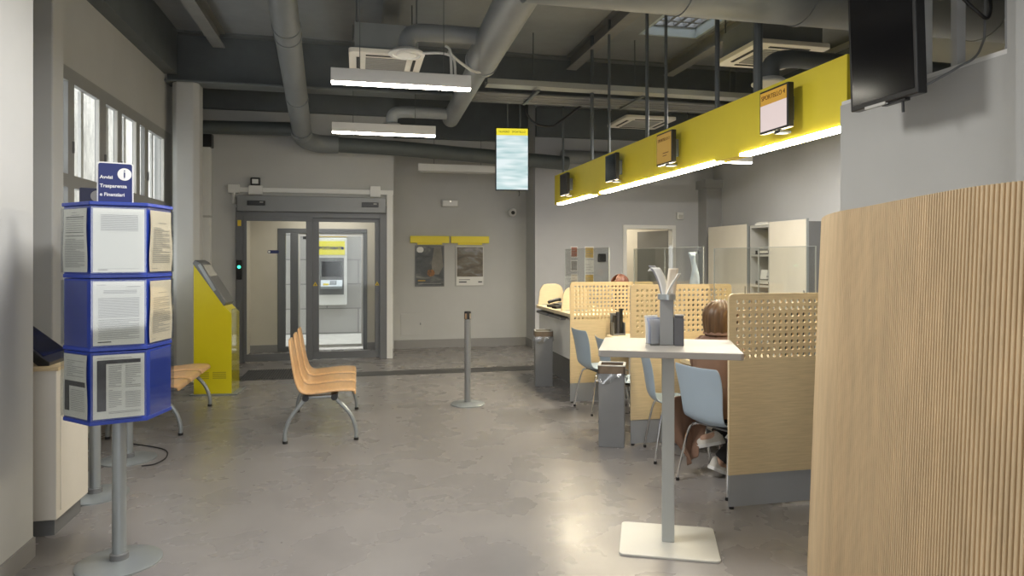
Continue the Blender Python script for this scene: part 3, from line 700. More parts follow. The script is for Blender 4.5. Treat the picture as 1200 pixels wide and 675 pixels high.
notice(3.99, 11.5, 1.34, .17, .22, PAPER, 'white notice between two ochre ones')
notice(3.99, 11.5, 1.10, .17, .22, OCHRE, 'ochre notice, lowest of the right column')

# cabinets along the right wall
def cabinet(y0, y1, label):
    t = thing('tall_cabinet', label, 'cabinet', (6.2, (y0 + y1) / 2, 0), 0, 'tall white cabinets on the right wall'); h = (y1 - y0) / 2
    MB().box(-.2, .2, -h, h, 0, 2.1).build('carcass', GREY, t)
    MB().box(-.222, -.2, -h + .03, h - .01, .06, 2.13).build('sliding_door', CREAMW, t, bevel=.004)
    MB().box(-.226, -.2, -h, -h + .03, .05, 2.14).build('door_profile', SILVER, t, bevel=.003)
    MB().box(-.24, -.222, -h + .05, -h + .07, .95, 1.15).build('handle', CHROME, t)
cabinet(9.66, 10.92, 'tall white cabinet next to the grey corner pillar')
cabinet(8.2, 9.1, 'tall white cabinet nearer, right of the open shelves')
t = thing('open_shelving', 'open grey shelf unit between the two white cabinets', 'shelf unit', (6.2, 9.38, 0))
b = MB(); b.box(-.2, .2, -.26, -.235, 0, 2.1); b.box(-.2, .2, .235, .26, 0, 2.1); b.box(.18, .2, -.26, .26, 0, 2.1); b.build('carcass', LGREY, t)
for z in (.3, .75, 1.15, 1.62, 2.06): MB().box(-.2, .18, -.235, .235, z, z + .03).build('shelf', LGREY, t)
def binder(x, y, z, n, label):
    t = thing('paper_tray', label, 'paper tray', (x, y, z), 0, 'paper trays on the open shelves')
    MB().box(-.14, .14, -.17, .17, 0, .02).box(-.14, .14, -.17, -.16, .02, .06).box(-.14, .14, .16, .17, .02, .06).build('tray', BLACK, t)
    MB().box(-.12, .12, -.14, .14, .02, .02 + .02 * n).build('papers', PAPER, t)
    MB().box(-.13, .1, -.12, .12, .02 + .02 * n, .035 + .02 * n).build('folder', GREY, t)
binder(6.18, 9.38, 1.65, 2, 'black paper tray on the upper open shelf')
binder(6.18, 9.38, 1.18, 3, 'black paper tray on the lower open shelf')
t = thing('paper_bundle', 'white paper bundle standing in the tray on the lower shelf', 'papers', (6.12, 9.33, 1.275))
MB().prism([(-.1, 0), (.1, 0), (.07, .11), (-.08, .14)], -.10, .06, 'y').build('sheets', PAPER, t)
MB().box(-.1, .1, -.105, -.1, .03, .05).build('band', INK, t)
t = thing('paper_bundle', 'flat papers on top of the open shelf unit', 'papers', (6.15, 9.38, 2.10))
MB().cbox(0, 0, .015, .24, .34, .03).build('sheets', PAPER, t)
MB().cbox(.02, .05, .04, .2, .22, .02, Matrix.Rotation(.2, 4, 'Z')).build('folder', LGREY, t)

# ================================================================== RIBBED WOODEN SCREEN
t = thing('ribbed_screen', 'curved ribbed oak screen filling the right foreground', 'wooden screen', (0, 0, 0))
pth = smooth_path([(2.40, 3.16, 0), (2.25, 2.95, 0), (2.12, 2.74, 0), (2.02, 2.53, 0), (1.955, 2.33, 0), (1.845, 2.035, 0), (1.765, 1.81, 0), (1.70, 1.6, 0), (1.69, 1.45, 0), (1.70, 1.25, 0), (1.73, 1.0, 0)], 24)
def resample(p, step):
    out = [p[0]]; acc = 0
    for a, b in zip(p, p[1:]):
        L = (b - a).length
        while acc + L >= step:
            a = a + (b - a) * ((step - acc) / L); L = (b - a).length; acc = 0; out.append(a.copy())
        acc += L
    return out
SH = 1.8; LEAN = Vector((-.072, .016, 0))
def lean(p, z): return Vector((p.x, p.y, z)) + LEAN * (1 - z / SH)
fine = resample(pth, .0026)
def nrm(ps, i):
    d = (ps[min(i + 1, len(ps) - 1)] - ps[max(i - 1, 0)]).normalized(); n = Vector((d.y, -d.x, 0))
    return -n if n.x > 0 else n
cols = []
for i, p in enumerate(fine):
    h = (.010, .0115, .0115, .010, .0, .0)[i % 6]
    n = nrm(fine, i); q = p + n * h; q2 = p - n * .02
    cols.append([lean(q2, 0), lean(q, 0), lean(q, SH), lean(q2, SH)])
b = MB(); b.grid(cols, closed=True)
b.build('ribbed_panel', WOODS, t)
n0 = nrm(fine, 0)
d0 = (fine[0] - fine[1]).normalized()
q = [fine[0] + n0 * .011, fine[0] - n0 * .022, fine[0] - n0 * .022 + d0 * .022, fine[0] + n0 * .011 + d0 * .022]
b = MB(); b.add([lean(v, 0) for v in q] + [lean(v, SH) for v in q], [(0, 1, 2, 3), (4, 5, 6, 7), (0, 1, 5, 4), (1, 2, 6, 5), (2, 3, 7, 6), (3, 0, 4, 7)])
b.build('end_board', WOODT, t)

# ================================================================== COUNTER ZONE
def perf_panel(name, label, y, x0, x1, ztop, nrow, loc_group):
    t = thing(name, label, 'partition', (x0, y, 0), 0, loc_group)
    Wd = x1 - x0; th = .018; P = .0435; rad = .0130
    ncol = int((Wd - .05) / P); mx = (Wd - ncol * P) / 2
    zt = ztop - .03; zb = zt - nrow * P
    b = MB(); SEG = 16
    for c in range(ncol):
        for r in range(nrow):
            cx = mx + (c + .5) * P; cz = zb + (r + .5) * P; vs = []
            for yy in (0, th):
                for k in range(SEG):
                    a = 2 * pi * k / SEG + pi / SEG * 0
                    m = max(abs(cos(a)), abs(sin(a)))
                    vs.append((cx + P / 2 * cos(a) / m, yy, cz + P / 2 * sin(a) / m))
                for k in range(SEG):
                    a = 2 * pi * k / SEG; vs.append((cx + rad * cos(a), yy, cz + rad * sin(a)))
            fs = []
            for k in range(SEG):
                k2 = (k + 1) % SEG
                fs.append((k, k2, SEG + k2, SEG + k)); fs.append((2*SEG + k2, 2*SEG + k, 3*SEG + k, 3*SEG + k2))
                fs.append((SEG + k, SEG + k2, 3*SEG + k2, 3*SEG + k))
            b.add(vs, fs)
    cr = .03
    top = [(0, zt), (mx, zt), (Wd - mx, zt), (Wd, zt)] + [(Wd - cr + cr * cos(a), ztop - cr + cr * sin(a)) for a in [pi/2 * k / 5 for k in range(6)]] + [(cr + cr * cos(a), ztop - cr + cr * sin(a)) for a in [pi/2 + pi/2 * k / 5 for k in range(6)]]
    b.prism(top, 0, th, 'y')
    b.box(0, mx, 0, th, zb, zt); b.box(Wd - mx, Wd, 0, th, zb, zt)
    b.box(0, Wd, 0, th, .215, zb)
    b.build('panel', WOODP, t)
    MB().box(-.001, Wd, .004, th - .004, .012, .215).build('kick_plate', KICK, t, bevel=.002)
    MB().box(-.002, 0, .001, th - .001, .215, ztop - .03).build('edge_band', WOODT, t)
    for x in (.02, Wd - .03): MB().cyl((x, th / 2, 0), (x, th / 2, .014), .016, 12).build('foot', BLACK, t)
    return t
G = 'perforated partitions between the counters'
perf_panel('perforated_partition', 'perforated maple partition farthest back, beside the high counter', 7.2, 2.28, 3.26, 1.33, 9, G)
perf_panel('perforated_partition', 'perforated maple partition in the middle, behind the standing table', 5.45, 2.265, 3.21, 1.37, 9, G)
perf_panel('perforated_partition', 'perforated partition nearest, partly behind the ribbed wooden screen', 3.93, 2.30, 3.25, 1.37, 9, G)

def desk(y0, y1, x0, label, z=.75):
    t = thing('service_desk', label, 'desk', (x0, (y0 + y1) / 2, 0), 0, 'service desks'); h = (y1 - y0) / 2
    r = .12; pts = [(0 + r - r * cos(a), -h + r - r * sin(a)) for a in [pi/2 - pi/2 * k / 6 for k in range(7)]][::-1]
    pts = [(r - r * cos(a), -h + r - r * sin(a)) for a in [pi/2 * k / 6 for k in range(7)]] + [(.85, -h), (.85, h)] + [(r - r * cos(a), h - r + r * sin(a)) for a in [pi/2 * k / 6 for k in range(6, -1, -1)]]
    MB().prism(pts, z - .035, z).build('worktop', WOODT, t, bevel=.004)
    MB().box(.28, .30, -h + .04, h - .04, .12, z - .035).build('modesty_panel', WHITE, t)
    for s in (-1, 1):
        MB().box(.33, .8, s * (h - .08) - .02, s * (h - .08) + .02, 0, z - .035).build('leg', GREY, t, bevel=.003)
    return t
desk(5.49, 7.18, 2.66, 'maple desk between the middle and the farthest perforated partitions')
desk(3.97, 5.43, 2.66, 'maple desk where the woman in the brown coat sits')
# items on desks
t = thing('leaflet_holder', 'dark leaflet holder on the desk in front of the farthest partition', 'leaflet holder', (2.78, 7.06, .75))
MB().box(-.07, .07, -.05, .05, 0, .02).box(-.07, .07, .03, .05, .02, .24).box(-.07, -.06, -.05, .05, .02, .14).box(.06, .07, -.05, .05, .02, .14).build('holder', GREY, t)
for k in range(3): MB().box(-.055 + .04 * k, -.025 + .04 * k, -.03 + .012 * k, .01 + .012 * k, .02, .22 + .035 * k).build('leaflets', BLACK if k != 1 else INKD, t)
for (y, lab) in ((6.2, 'black monitor on the desk between middle and farthest partitions'), (4.75, 'black monitor on the desk beside the woman')):
    t = thing('desk_monitor', lab, 'monitor', (3.28, y, .75), R(-8), 'desk monitors')
    MB().box(-.02, .02, -.25, .25, .12, .44).build('case', BLACK, t, bevel=.006)
    MB().box(.02, .022, -.235, .235, .135, .425).build('display', SCREEN, t)
    MB().box(-.04, .0, -.03, .03, .0, .2).box(-.12, .1, -.11, .11, 0, .012).build('stand', BLACK, t)

# clear protective screens
def plexi(x, y0, y1, z0, z1, label, wing=None):
    t = thing('protective_screen', label, 'clear screen', (x, (y0 + y1) / 2, z0), 0, 'clear protective screens on the counters'); h = (y1 - y0) / 2
    n = 2; 
    for k in range(n):
        a = -h + 2 * h * k / n + .01; b_ = -h + 2 * h * (k + 1) / n - .01
        MB().box(-.004, .004, a, b_, .012, z1 - z0).build('sheet', ACRYL, t)
    if wing: MB().box(0, .24, wing - .004, wing + .004, .012, z1 - z0).build('wing_sheet', ACRYL, t)
    EDGE = MATS.get('acrylic_edge') or mat('acrylic_edge', (.42, .45, .44), .2, var=.03)
    b = MB()
    for k in range(n + 1):
        yy = -h + 2 * h * k / n; yy = min(max(yy, -h + .01), h - .01); b.box(-.0045, .0045, yy - .002, yy + .002, .012, z1 - z0)
    b.box(-.0042, .0042, -h + .01, h - .01, z1 - z0 - .004, z1 - z0)
    b.build('sheet_edge', EDGE, t)
    for s in (-.8, .8): MB().box(-.06, .06, s * h - .03, s * h + .03, 0, .014).build('foot', SILVER, t)
plexi(2.85, 7.5, 9.25, .95, 1.72, 'clear protective screen on the high counter')
plexi(3.0, 5.55, 7.14, .75, 1.70, 'clear protective screen on the desk beyond the middle partition', .76)
plexi(3.0, 4.02, 5.38, .75, 1.68, 'clear protective screen on the desk of the woman in the brown coat')
t = thing('plastic_sleeve', 'bluish plastic sleeve hung on the clear screen right of the leaflets', 'plastic sleeve', (2.985, 5.68, 1.30))
b = MB(); rows = []
for i in range(9):
    z = .35 * i / 8; rows.append([(-.015 + .02 * sin(3 * z * 5 + j), -.07 + .14 * j / 5 + .03 * z, z) for j in range(6)])
b.grid(rows); b.build('sleeve', mat('bluish_sheet', (.55, .66, .74), .3, var=.15, scale=9), t, smooth=True, solid=.002)
MB().box(-.02, .012, -.06, -.04, .335, .365).build('clip', CHROME, t)

# high counter at the far end
t = thing('high_counter', 'white high counter with maple worktop at the far end', 'counter', (2.40, 8.35, 0))
r = .22
pts = [(.05, -1.08), (.75, -1.08), (.75, .98)] + [(r - r * cos(a), .98 - r + r * sin(a)) for a in [pi/2 * k / 6 for k in range(6, -1, -1)]] + [(0, -1.0)]
MB().prism(pts, .905, .945).build('worktop', WOODT, t, bevel=.004)
MB().box(.07, .72, -1.05, .9, .38, .86).box(.1, .72, -1.05, .88, .86, .905).build('body', WHITE, t, bevel=.004)
MB().box(.22, .68, -1.0, .8, 0, .38).build('plinth', GREY, t)
for y in (.52, -.1): MB().box(-.0, .3, y - .26, y + .26, .84, .875).build('drawer', GREY, t, bevel=.003)
def shield(y, label):
    t = thing('counter_shield', label, 'counter divider', (2.43, y, .945), 0, 'arched maple dividers on the high counter')
    prof = [(0, 0)] + [(.02 + .10 - .10 * cos(a), .16 + .13 * sin(a)) for a in [pi/2 * k / 6 for k in range(7)]] + [(.26 + .10 * sin(a), .16 + .13 * cos(a)) for a in [pi/2 * k / 6 for k in range(7)]] + [(.38, 0)]
    MB().prism(prof, -.01, .01, 'y').build('panel', WOODT, t, bevel=.002)
    MB().box(.05, .33, -.02, .02, 0, .012).build('foot', SILVER, t)
shield(9.15, 'arched maple divider at the far end of the high counter')
shield(8.05, 'arched maple divider on the high counter, half behind the farthest partition')
t = thing('desk_phone', 'black desk phone on the far end of the high counter', 'phone', (2.57, 8.72, .945), .3)
MB().prism([(-.1, 0), (.1, 0), (.1, .06), (-.1, .025)], -.09, .09, 'y').build('base', BLACK, t, bevel=.006)
MB().tube(smooth_path([(-.09, .06, .06), (-.05, .06, .075), (.05, .06, .095), (.1, .06, .09)]), [.022] * 8 * 3 + [.022], 10).build('handset', BLACK, t, smooth=True)
MB().box(-.06, .06, -.07, .01, .045, .052).build('keypad', GREY, t)
t = thing('card_terminal', 'small black card terminal in front of the desk phone', 'card terminal', (2.52, 8.48, .945), .5)
MB().prism([(-.08, 0), (.08, 0), (.08, .05), (-.08, .03)], -.04, .04, 'y').build('body', BLACK, t, bevel=.006)
MB().box(.0, .06, -.03, .03, .045, .05).build('display', GREY, t)

# litter bins
def bin_(loc, rz, label):
    t = thing('litter_bin', label, 'bin', loc, rz, 'grey square litter bins'); h = .108
    MB().box(-h, h, -h, h, 0, .62).build('body', mat('bin_grey', (.23, .235, .24), .45, metal=.2, var=.04), t, bevel=.004)
    b = MB(); e = h + .006
    b.box(-e, e, -e, -e + .018, .62, .685); b.box(-e, e, e - .018, e, .62, .685); b.box(-e, -e + .018, -e, e, .62, .685); b.box(e - .018, e, -e, e, .62, .685)
    b.build('rim', mat('bin_rim', (.16, .12, .085), .5, var=.2, scale=20), t, bevel=.002)
    b = MB(); e2 = e + .001
    b.box(-e2, e2, -e2, -e2 + .02, .685, .692); b.box(-e2, e2, e2 - .02, e2, .685, .692); b.box(-e2, -e2 + .02, -e2, e2, .685, .692); b.box(e2 - .02, e2, -e2, e2, .685, .692)
    b.build('rim_top', LGREY, t)
    rows = []
    for i in range(5):
        row = []
        for k in range(40):
            a = 2 * pi * k / 40; m = max(abs(cos(a)), abs(sin(a))); rr = (h + .004 + .012 * (i / 4) * (1 + .8 * sin(a * 7 + i))) / m
            row.append((rr * cos(a), rr * sin(a), .628 - (.012 + .02 * (1 + sin(a * 3 + 1))) * i / 2.2))
        rows.append(row)
    b = MB(); b.grid(rows, closed=True); b.build('bag', PLBAG, t, smooth=True)
    MB().box(-h + .004, h - .004, -h + .004, h - .004, .62, .623).build('inside', BLACK, t)
    return t
b1 = bin_((2.125, 5.53, 0), R(-24), 'grey litter bin with clear bag, in front beside the standing table')
dup(b1, (2.265, 8.28, 0), R(-10), 'grey litter bin at the high counter, farther back')

# ================================================================== VISITOR CHAIRS
def chair_proto(label, loc, rz):
    t = thing('visitor_chair', label, 'chair', loc, rz, 'pale blue visitor chairs')
    prof = [(.225, .425, .19, 0), (.20, .448, .20, .002), (.12, .452, .212, .008), (0, .444, .215, .014), (-.10, .438, .205, .018), (-.165, .446, .198, .02), (-.21, .48, .19, .02), (-.228, .56, .192, .024), (-.24, .65, .202, .026), (-.255, .74, .213, .026), (-.272, .82, .215, .022), (-.28, .855, .198, .018)]
    rows = []
    for i, (x, z, w, k) in enumerate(prof):
        a = prof[max(i - 1, 0)]; c = prof[min(i + 1, len(prof) - 1)]
        tx, tz = c[0] - a[0], c[1] - a[1]; L = math.hypot(tx, tz); nx, nz = tz / L, -tx / L
        if nz < 0 or (abs(nz) < .3 and nx < 0): nx, nz = -nx, -nz
        rows.append([(x + nx * k * (v * v) * 1.3, w * v, z + nz * k * (v * v) * 1.3) for v in (-1, -.93, -.6, -.2, .2, .6, .93, 1)])
    b = MB(); b.grid(rows); b.build('shell', CHAIRB, t, smooth=True, solid=.008, sub=2, ang=80)
    MB().box(-.11, .13, -.15, .15, .418, .432).build('seat_mount', GREY, t, bevel=.004)
    for (sx, sy) in ((1, 1), (1, -1), (-1, 1), (-1, -1)):
        p = smooth_path([(sx * .06, sy * .10, .418), (sx * .12 + .01, sy * .165, .412), (sx * .155 + .01, sy * .19, .36), (sx * .20 + .01, sy * .225, .12), (sx * .215 + .01, sy * .235, .006)], 5)
        o = MB().tube(p, .0095, 10).build('leg', CHROME, t, smooth=True)
        MB().cyl((sx * .214 + .01, sy * .234, .0), (sx * .213 + .01, sy * .234, .022), .0125, 10).build('foot_cap', BLACK, o)
    return t
C3 = (2.50, 4.36, 0); A3 = math.atan2(.28, .96)
ch3 = chair_proto('pale blue chair with its back to us, where the woman in the brown coat sits', C3, A3)
dup(ch3, (2.50, 5.10, 0), R(-14), 'empty pale blue chair left of the woman, seen behind the standing table post')
dup(ch3, (2.49, 6.80, 0), R(4), 'pale blue chair at the desk before the farthest partition, left of the litter bin')
dup(ch3, (2.46, 6.02, 0), R(-6), 'pale blue chair hidden behind the near litter bin')

# ================================================================== STANDING TABLE
TA = R(-23.8); TX, TY = 1.70, 3.555
t = thing('standing_table', 'tall pale standing table with square base plate', 'table', (TX, TY, 0), TA)
MB().prism(rrect(.74, .60, .015, 3), 1.075, 1.11).build('top', TABLEG, t, bevel=.003)
MB().box(-.034, .034, -.034, .034, .012, 1.075).build('column', mat('table_metal', (.40, .42, .41), .45, var=.03), t, bevel=.003)
MB().prism(rrect(.53, .46, .03, 5), 0, .012).build('base_plate', mat('base_white', (.58, .575, .53), .45, var=.03), t, bevel=.003)
MB().box(-.12, .12, -.12, .12, 1.06, 1.075).build('mounting_plate', GREY, t)
t = thing('brochure_tower', 'grey brochure tower with clear pocket standing on the tall table', 'brochure stand', (TX, TY, 1.11), TA)
MB().box(-.045, .03, -.03, .03, 0, .255).build('tower', mat('tower_grey', (.26, .265, .265), .5, var=.04), t, bevel=.004)
MB().cyl((-.008, 0, .255), (-.008, 0, .285), .05, 18).build('collar', SILVER, t, smooth=True)
MB().box(.032, .085, -.045, .05, 0, .155).box(.034, .083, -.045, .05, .155, .17).build('dark_box', mat('dark_card', (.09, .09, .1), .5, var=.1), t, bevel=.004)
MB().box(-.10, -.097, -.06, .06, 0, .15).box(-.10, -.048, -.062, -.059, 0, .15).box(-.10, -.048, -.06, .06, 0, .003).build('pocket', ACRYL, t)
MB().box(.004, .026, -.002, .002, .28, .56).build('clear_strip', ACRYL, t)
def leaflet(pts, w, m, label, yaw=0):
    t = thing('leaflet', label, 'leaflet', (TX, TY, 1.11), TA, 'leaflets in the brochure tower')
    p = smooth_path([(x, 0, z) for (x, z) in pts], 6); rows = []
    for q in p:
        rows.append([(q.x + (v * w) * sin(yaw), v * w * cos(yaw), q.z) for v in (-1, -.4, .4, 1)])
    b = MB(); b.grid(rows); b.build('sheet', m, t, smooth=True, solid=.004)
    b = MB()
    for k in range(len(p) // 3): 
        i = k * 3 + 1; q = p[i]; d = (p[min(i+1, len(p)-1)] - p[i-1]).normalized(); n = Vector((-d.z, 0, d.x)) * .0035
        if n.x > 0: n = -n
        a = q + n; e = d * .004
        b.quad(*[Vector((s.x + v * w * sin(yaw), v * w * cos(yaw), s.z)) for s, v in ((a, -.7), (a, .5), (a + e, .5), (a + e, -.7))])
    b.build('print', INK, t)
leaflet([(-.01, .27), (-.03, .36), (-.065, .43), (-.09, .415)], .024, PAPER, 'white leaflet curling over to the left from the top of the brochure tower', 1.1)
leaflet([(-.02, .27), (-.035, .34), (-.06, .40), (-.09, .445)], .022, mat('grey_leaflet', (.25, .25, .27), .5, var=.1), 'dark grey leaflet leaning left in the brochure tower', 1.0)
leaflet([(.01, .26), (.02, .35), (.03, .43)], .028, PAPERW, 'upright cream leaflet on the right of the brochure tower', 1.3)
leaflet([(-.005, .27), (.015, .32), (.05, .38), (.06, .40)], .016, PAPER, 'thin white leaflet leaning right at the top of the brochure tower', .6)
for k, (m, lab) in enumerate(((PAPER, 'white leaflet in the clear pocket, outermost'), (mat('blue_leaflet', (.42, .46, .6), .5, var=.15), 'bluish leaflet in the clear pocket'), (mat('lilac_leaflet', (.55, .55, .62), .5, var=.1), 'lilac leaflet in the clear pocket, next to the tower'))):
    leaflet([(-.088 + k * .015, .004), (-.088 + k * .014, .10), (-.095 + k * .012, .165 - .012 * k)], .045, m, lab, .9)

# ================================================================== STANCHION
t = thing('barrier_post', 'grey barrier post with black top standing in the middle of the floor', 'barrier post', (1.162, 7.37, 0))
MB().lathe([(0, 0), (.185, 0), (.185, .012), (.17, .02), (.05, .03), (0, .03)], (0, 0, 0), 40).build('base', SILVER, t, smooth=True)
MB().cyl((0, 0, .028), (0, 0, .93), .035, 24).build('post', mat('post_grey', (.27, .28, .285), .4, metal=.4, var=.04), t, smooth=True)
MB().lathe([(0, .93), (.038, .93), (.038, 1.0), (.034, 1.015), (0, 1.018)], (0, 0, 0), 24).build('belt_head', BLACK, t, smooth=True)
for a in (-2.2, -.9): MB().box(-.012, .012, .034, .041, .935, .995, Matrix.Rotation(a + pi/2 + pi, 4, 'Z')).build('belt_slot', CHROME, t)

# ================================================================== BENCHES
def bench(loc, label):
    t = thing('beech_bench', label, 'bench', loc, 0, 'three seat beech benches')
    prof = [(.285, .408, .20), (.283, .425, .205), (.26, .444, .21), (.12, .448, .215), (-.03, .434, .215), (-.12, .43, .213), (-.175, .455, .21), (-.205, .52, .205), (-.225, .60, .2), (-.245, .72, .185), (-.262, .82, .16), (-.27, .87, .125), (-.272, .885, .09)]
    p = smooth_path([(x, w, z) for (x, z, w) in prof], 3)
    for yc in (-.46, 0, .46):
        b = MB(); b.grid([[(q.x, yc + v * q.y, q.z) for v in (-1, -.5, 0, .5, 1)] for q in p]); s = b.build('seat', BEECH, t, smooth=True, solid=.016, ang=50)
    MB().box(-.16, -.10, -.62, .62, .375, .405).box(.08, .14, -.62, .62, .375, .41).build('beam', GREY, t, bevel=.004)
    for y in (-.62, .62):
        path = smooth_path([(-.30, 0, .004), (-.298, 0, .10), (-.26, 0, .21), (-.18, 0, .32), (-.11, 0, .385), (-.02, 0, .39), (.09, 0, .39), (.16, 0, .33), (.25, 0, .22), (.293, 0, .10), (.297, 0, .004)], 5)
        lg = MB().tube([(q.x, y, q.z) for q in path], .0185, 14).build('leg_frame', SILVER, t, smooth=True)
        for x in (-.30, .297): MB().cyl((x, y, 0), (x, y, .022), .022, 14).build('foot_cap', BLACK, lg)
        for x in (-.13, .11): MB().cyl((x, y - .025, .385), (x, y + .025, .385), .028, 14).build('clamp_knob', BLACK, lg)
    return t
bn = bench((-.315, 6.78, 0), 'beech three seat bench standing free in front of the glass door')
dup(bn, (-1.86, 7.28, 0), 0, 'beech three seat bench at the left wall, half behind the blue notice stand')

# ================================================================== YELLOW KIOSK
t = thing('ticket_kiosk', 'yellow ticket kiosk with sloping grey top beside the pale column', 'kiosk', (-1.64, 8.69, 0), R(-5))
d, hw = .21, .175
MB().prism([(-d, .015), (d, .015), (d, .95), (d - .07, 1.02), (-d, 1.52)], -hw, hw, 'y').build('body', YKIOSK, t, bevel=.004)
MB().prism([(-d - .012, 1.535), (-d + .015, 1.575), (-d + .07, 1.545), (d - .055, 1.075), (d - .085, 1.035)], -hw - .006, hw + .006, 'y').build('sloping_top', GREY, t, bevel=.006)
dv = Vector((.25, 0, -.44)).normalized(); nv = Vector((.44, 0, .25)).normalized()
c0 = Vector((-d + .06, 0, 1.555))
def slab(a0, a1, w, h0, h1):
    vs = []
    for hh in (h0, h1):
        for (a, y) in ((a0, -w), (a0, w), (a1, w), (a1, -w)): vs.append(c0 + dv * a + nv * hh + Vector((0, y, 0)))
    return vs, [(0, 1, 2, 3), (4, 5, 6, 7), (0, 1, 5, 4), (1, 2, 6, 5), (2, 3, 7, 6), (3, 0, 4, 7)]
MB().add(*slab(.05, .36, .15, -.01, .012)).build('screen', mat('kiosk_screen', (.32, .32, .3), .12, var=.1), t)  # light grey colour stands in for reflections on the screen
MB().add(*slab(.03, .38, .19, -.03, .004)).build('screen_frame', SILVER, t)
MB().add(*slab(.40, .47, .10, -.03, .02)).build('ticket_slot', CHROME, t)
MB().box(-d - .04, d + .07, -hw - .03, hw + .03, 0, .015).build('base_plate', SILVER, t, bevel=.003)
for (a, b_) in ((-.17, -.04), (.0, .15)):
    o = MB(); 
    for k in range(4): o.box(a, b_, -hw - .003, -hw + .002, .19 + k * .022, .203 + k * .022)
    o.build('vent', mat('vent_yellow', (.45, .38, .01), .5, var=.05), t)
MB().box(d + .002, d + .005, -hw + .0, hw, .02, 1.0).build('clear_cover', ACRYL, t)

# ================================================================== NOTICE STANDS (LEFT)
def stand(loc, rz, R0, z0, tiers, htier, label, sheets, front=True):
    t = thing('notice_stand', label, 'notice stand', loc, rz, 'blue notice stands on round foot')
    MB().lathe([(0, 0), (.205, 0), (.205, .008), (.19, .014), (.04, .022), (0, .022)], (0, 0, 0), 44).build('base', SILVER, t, smooth=True)
    MB().cyl((0, 0, .02), (0, 0, z0 + .05), .034, 20).build('pole', SILVER, t, smooth=True)
    MB().lathe([(0, .02), (.045, .02), (.045, .05), (.036, .055), (0, .055)], (0, 0, 0), 20).build('pole_collar', GREY, t, smooth=True)
    hexp = [(R0 * cos(pi/3 * k - pi/2 - pi/6 + pi/3 * 0), R0 * sin(pi/3 * k - pi/2 - pi/6)) for k in range(6)]
    for i in range(tiers):
        za = z0 + i * htier
        MB().prism([(x * .985, y * .985) for x, y in hexp], za + .02, za + htier - .004).build('drum', BLUE, t)
        MB().prism([(x * 1.01, y * 1.01) for x, y in hexp], za, za + .020).build('ledge', BLUE, t, bevel=.003)
        for f in range(6):
            a = Vector((*hexp[f], 0)); c = Vector((*hexp[(f + 1) % 6], 0)); mid = (a + c) / 2; out = mid.normalized(); tg = (c - a).normalized(); w = (c - a).length / 2
            def Q(u, v, off): return mid + tg * (u * w) + out * off + Vector((0, 0, za + v))
            vs = [Q(-.97, .026, .012), Q(.97, .026, .012), Q(.97, htier - .012, .012), Q(-.97, htier - .012, .012), Q(-.97, .026, .015), Q(.97, .026, .015), Q(.97, htier - .012, .015), Q(-.97, htier - .012, .015)]
            cv = MB(); cv.add(vs, [(0, 1, 2, 3), (4, 5, 6, 7), (0, 1, 5, 4), (1, 2, 6, 5), (2, 3, 7, 6), (3, 0, 4, 7)]); po = cv.build('pocket', ACRYL, t)
    return t, hexp
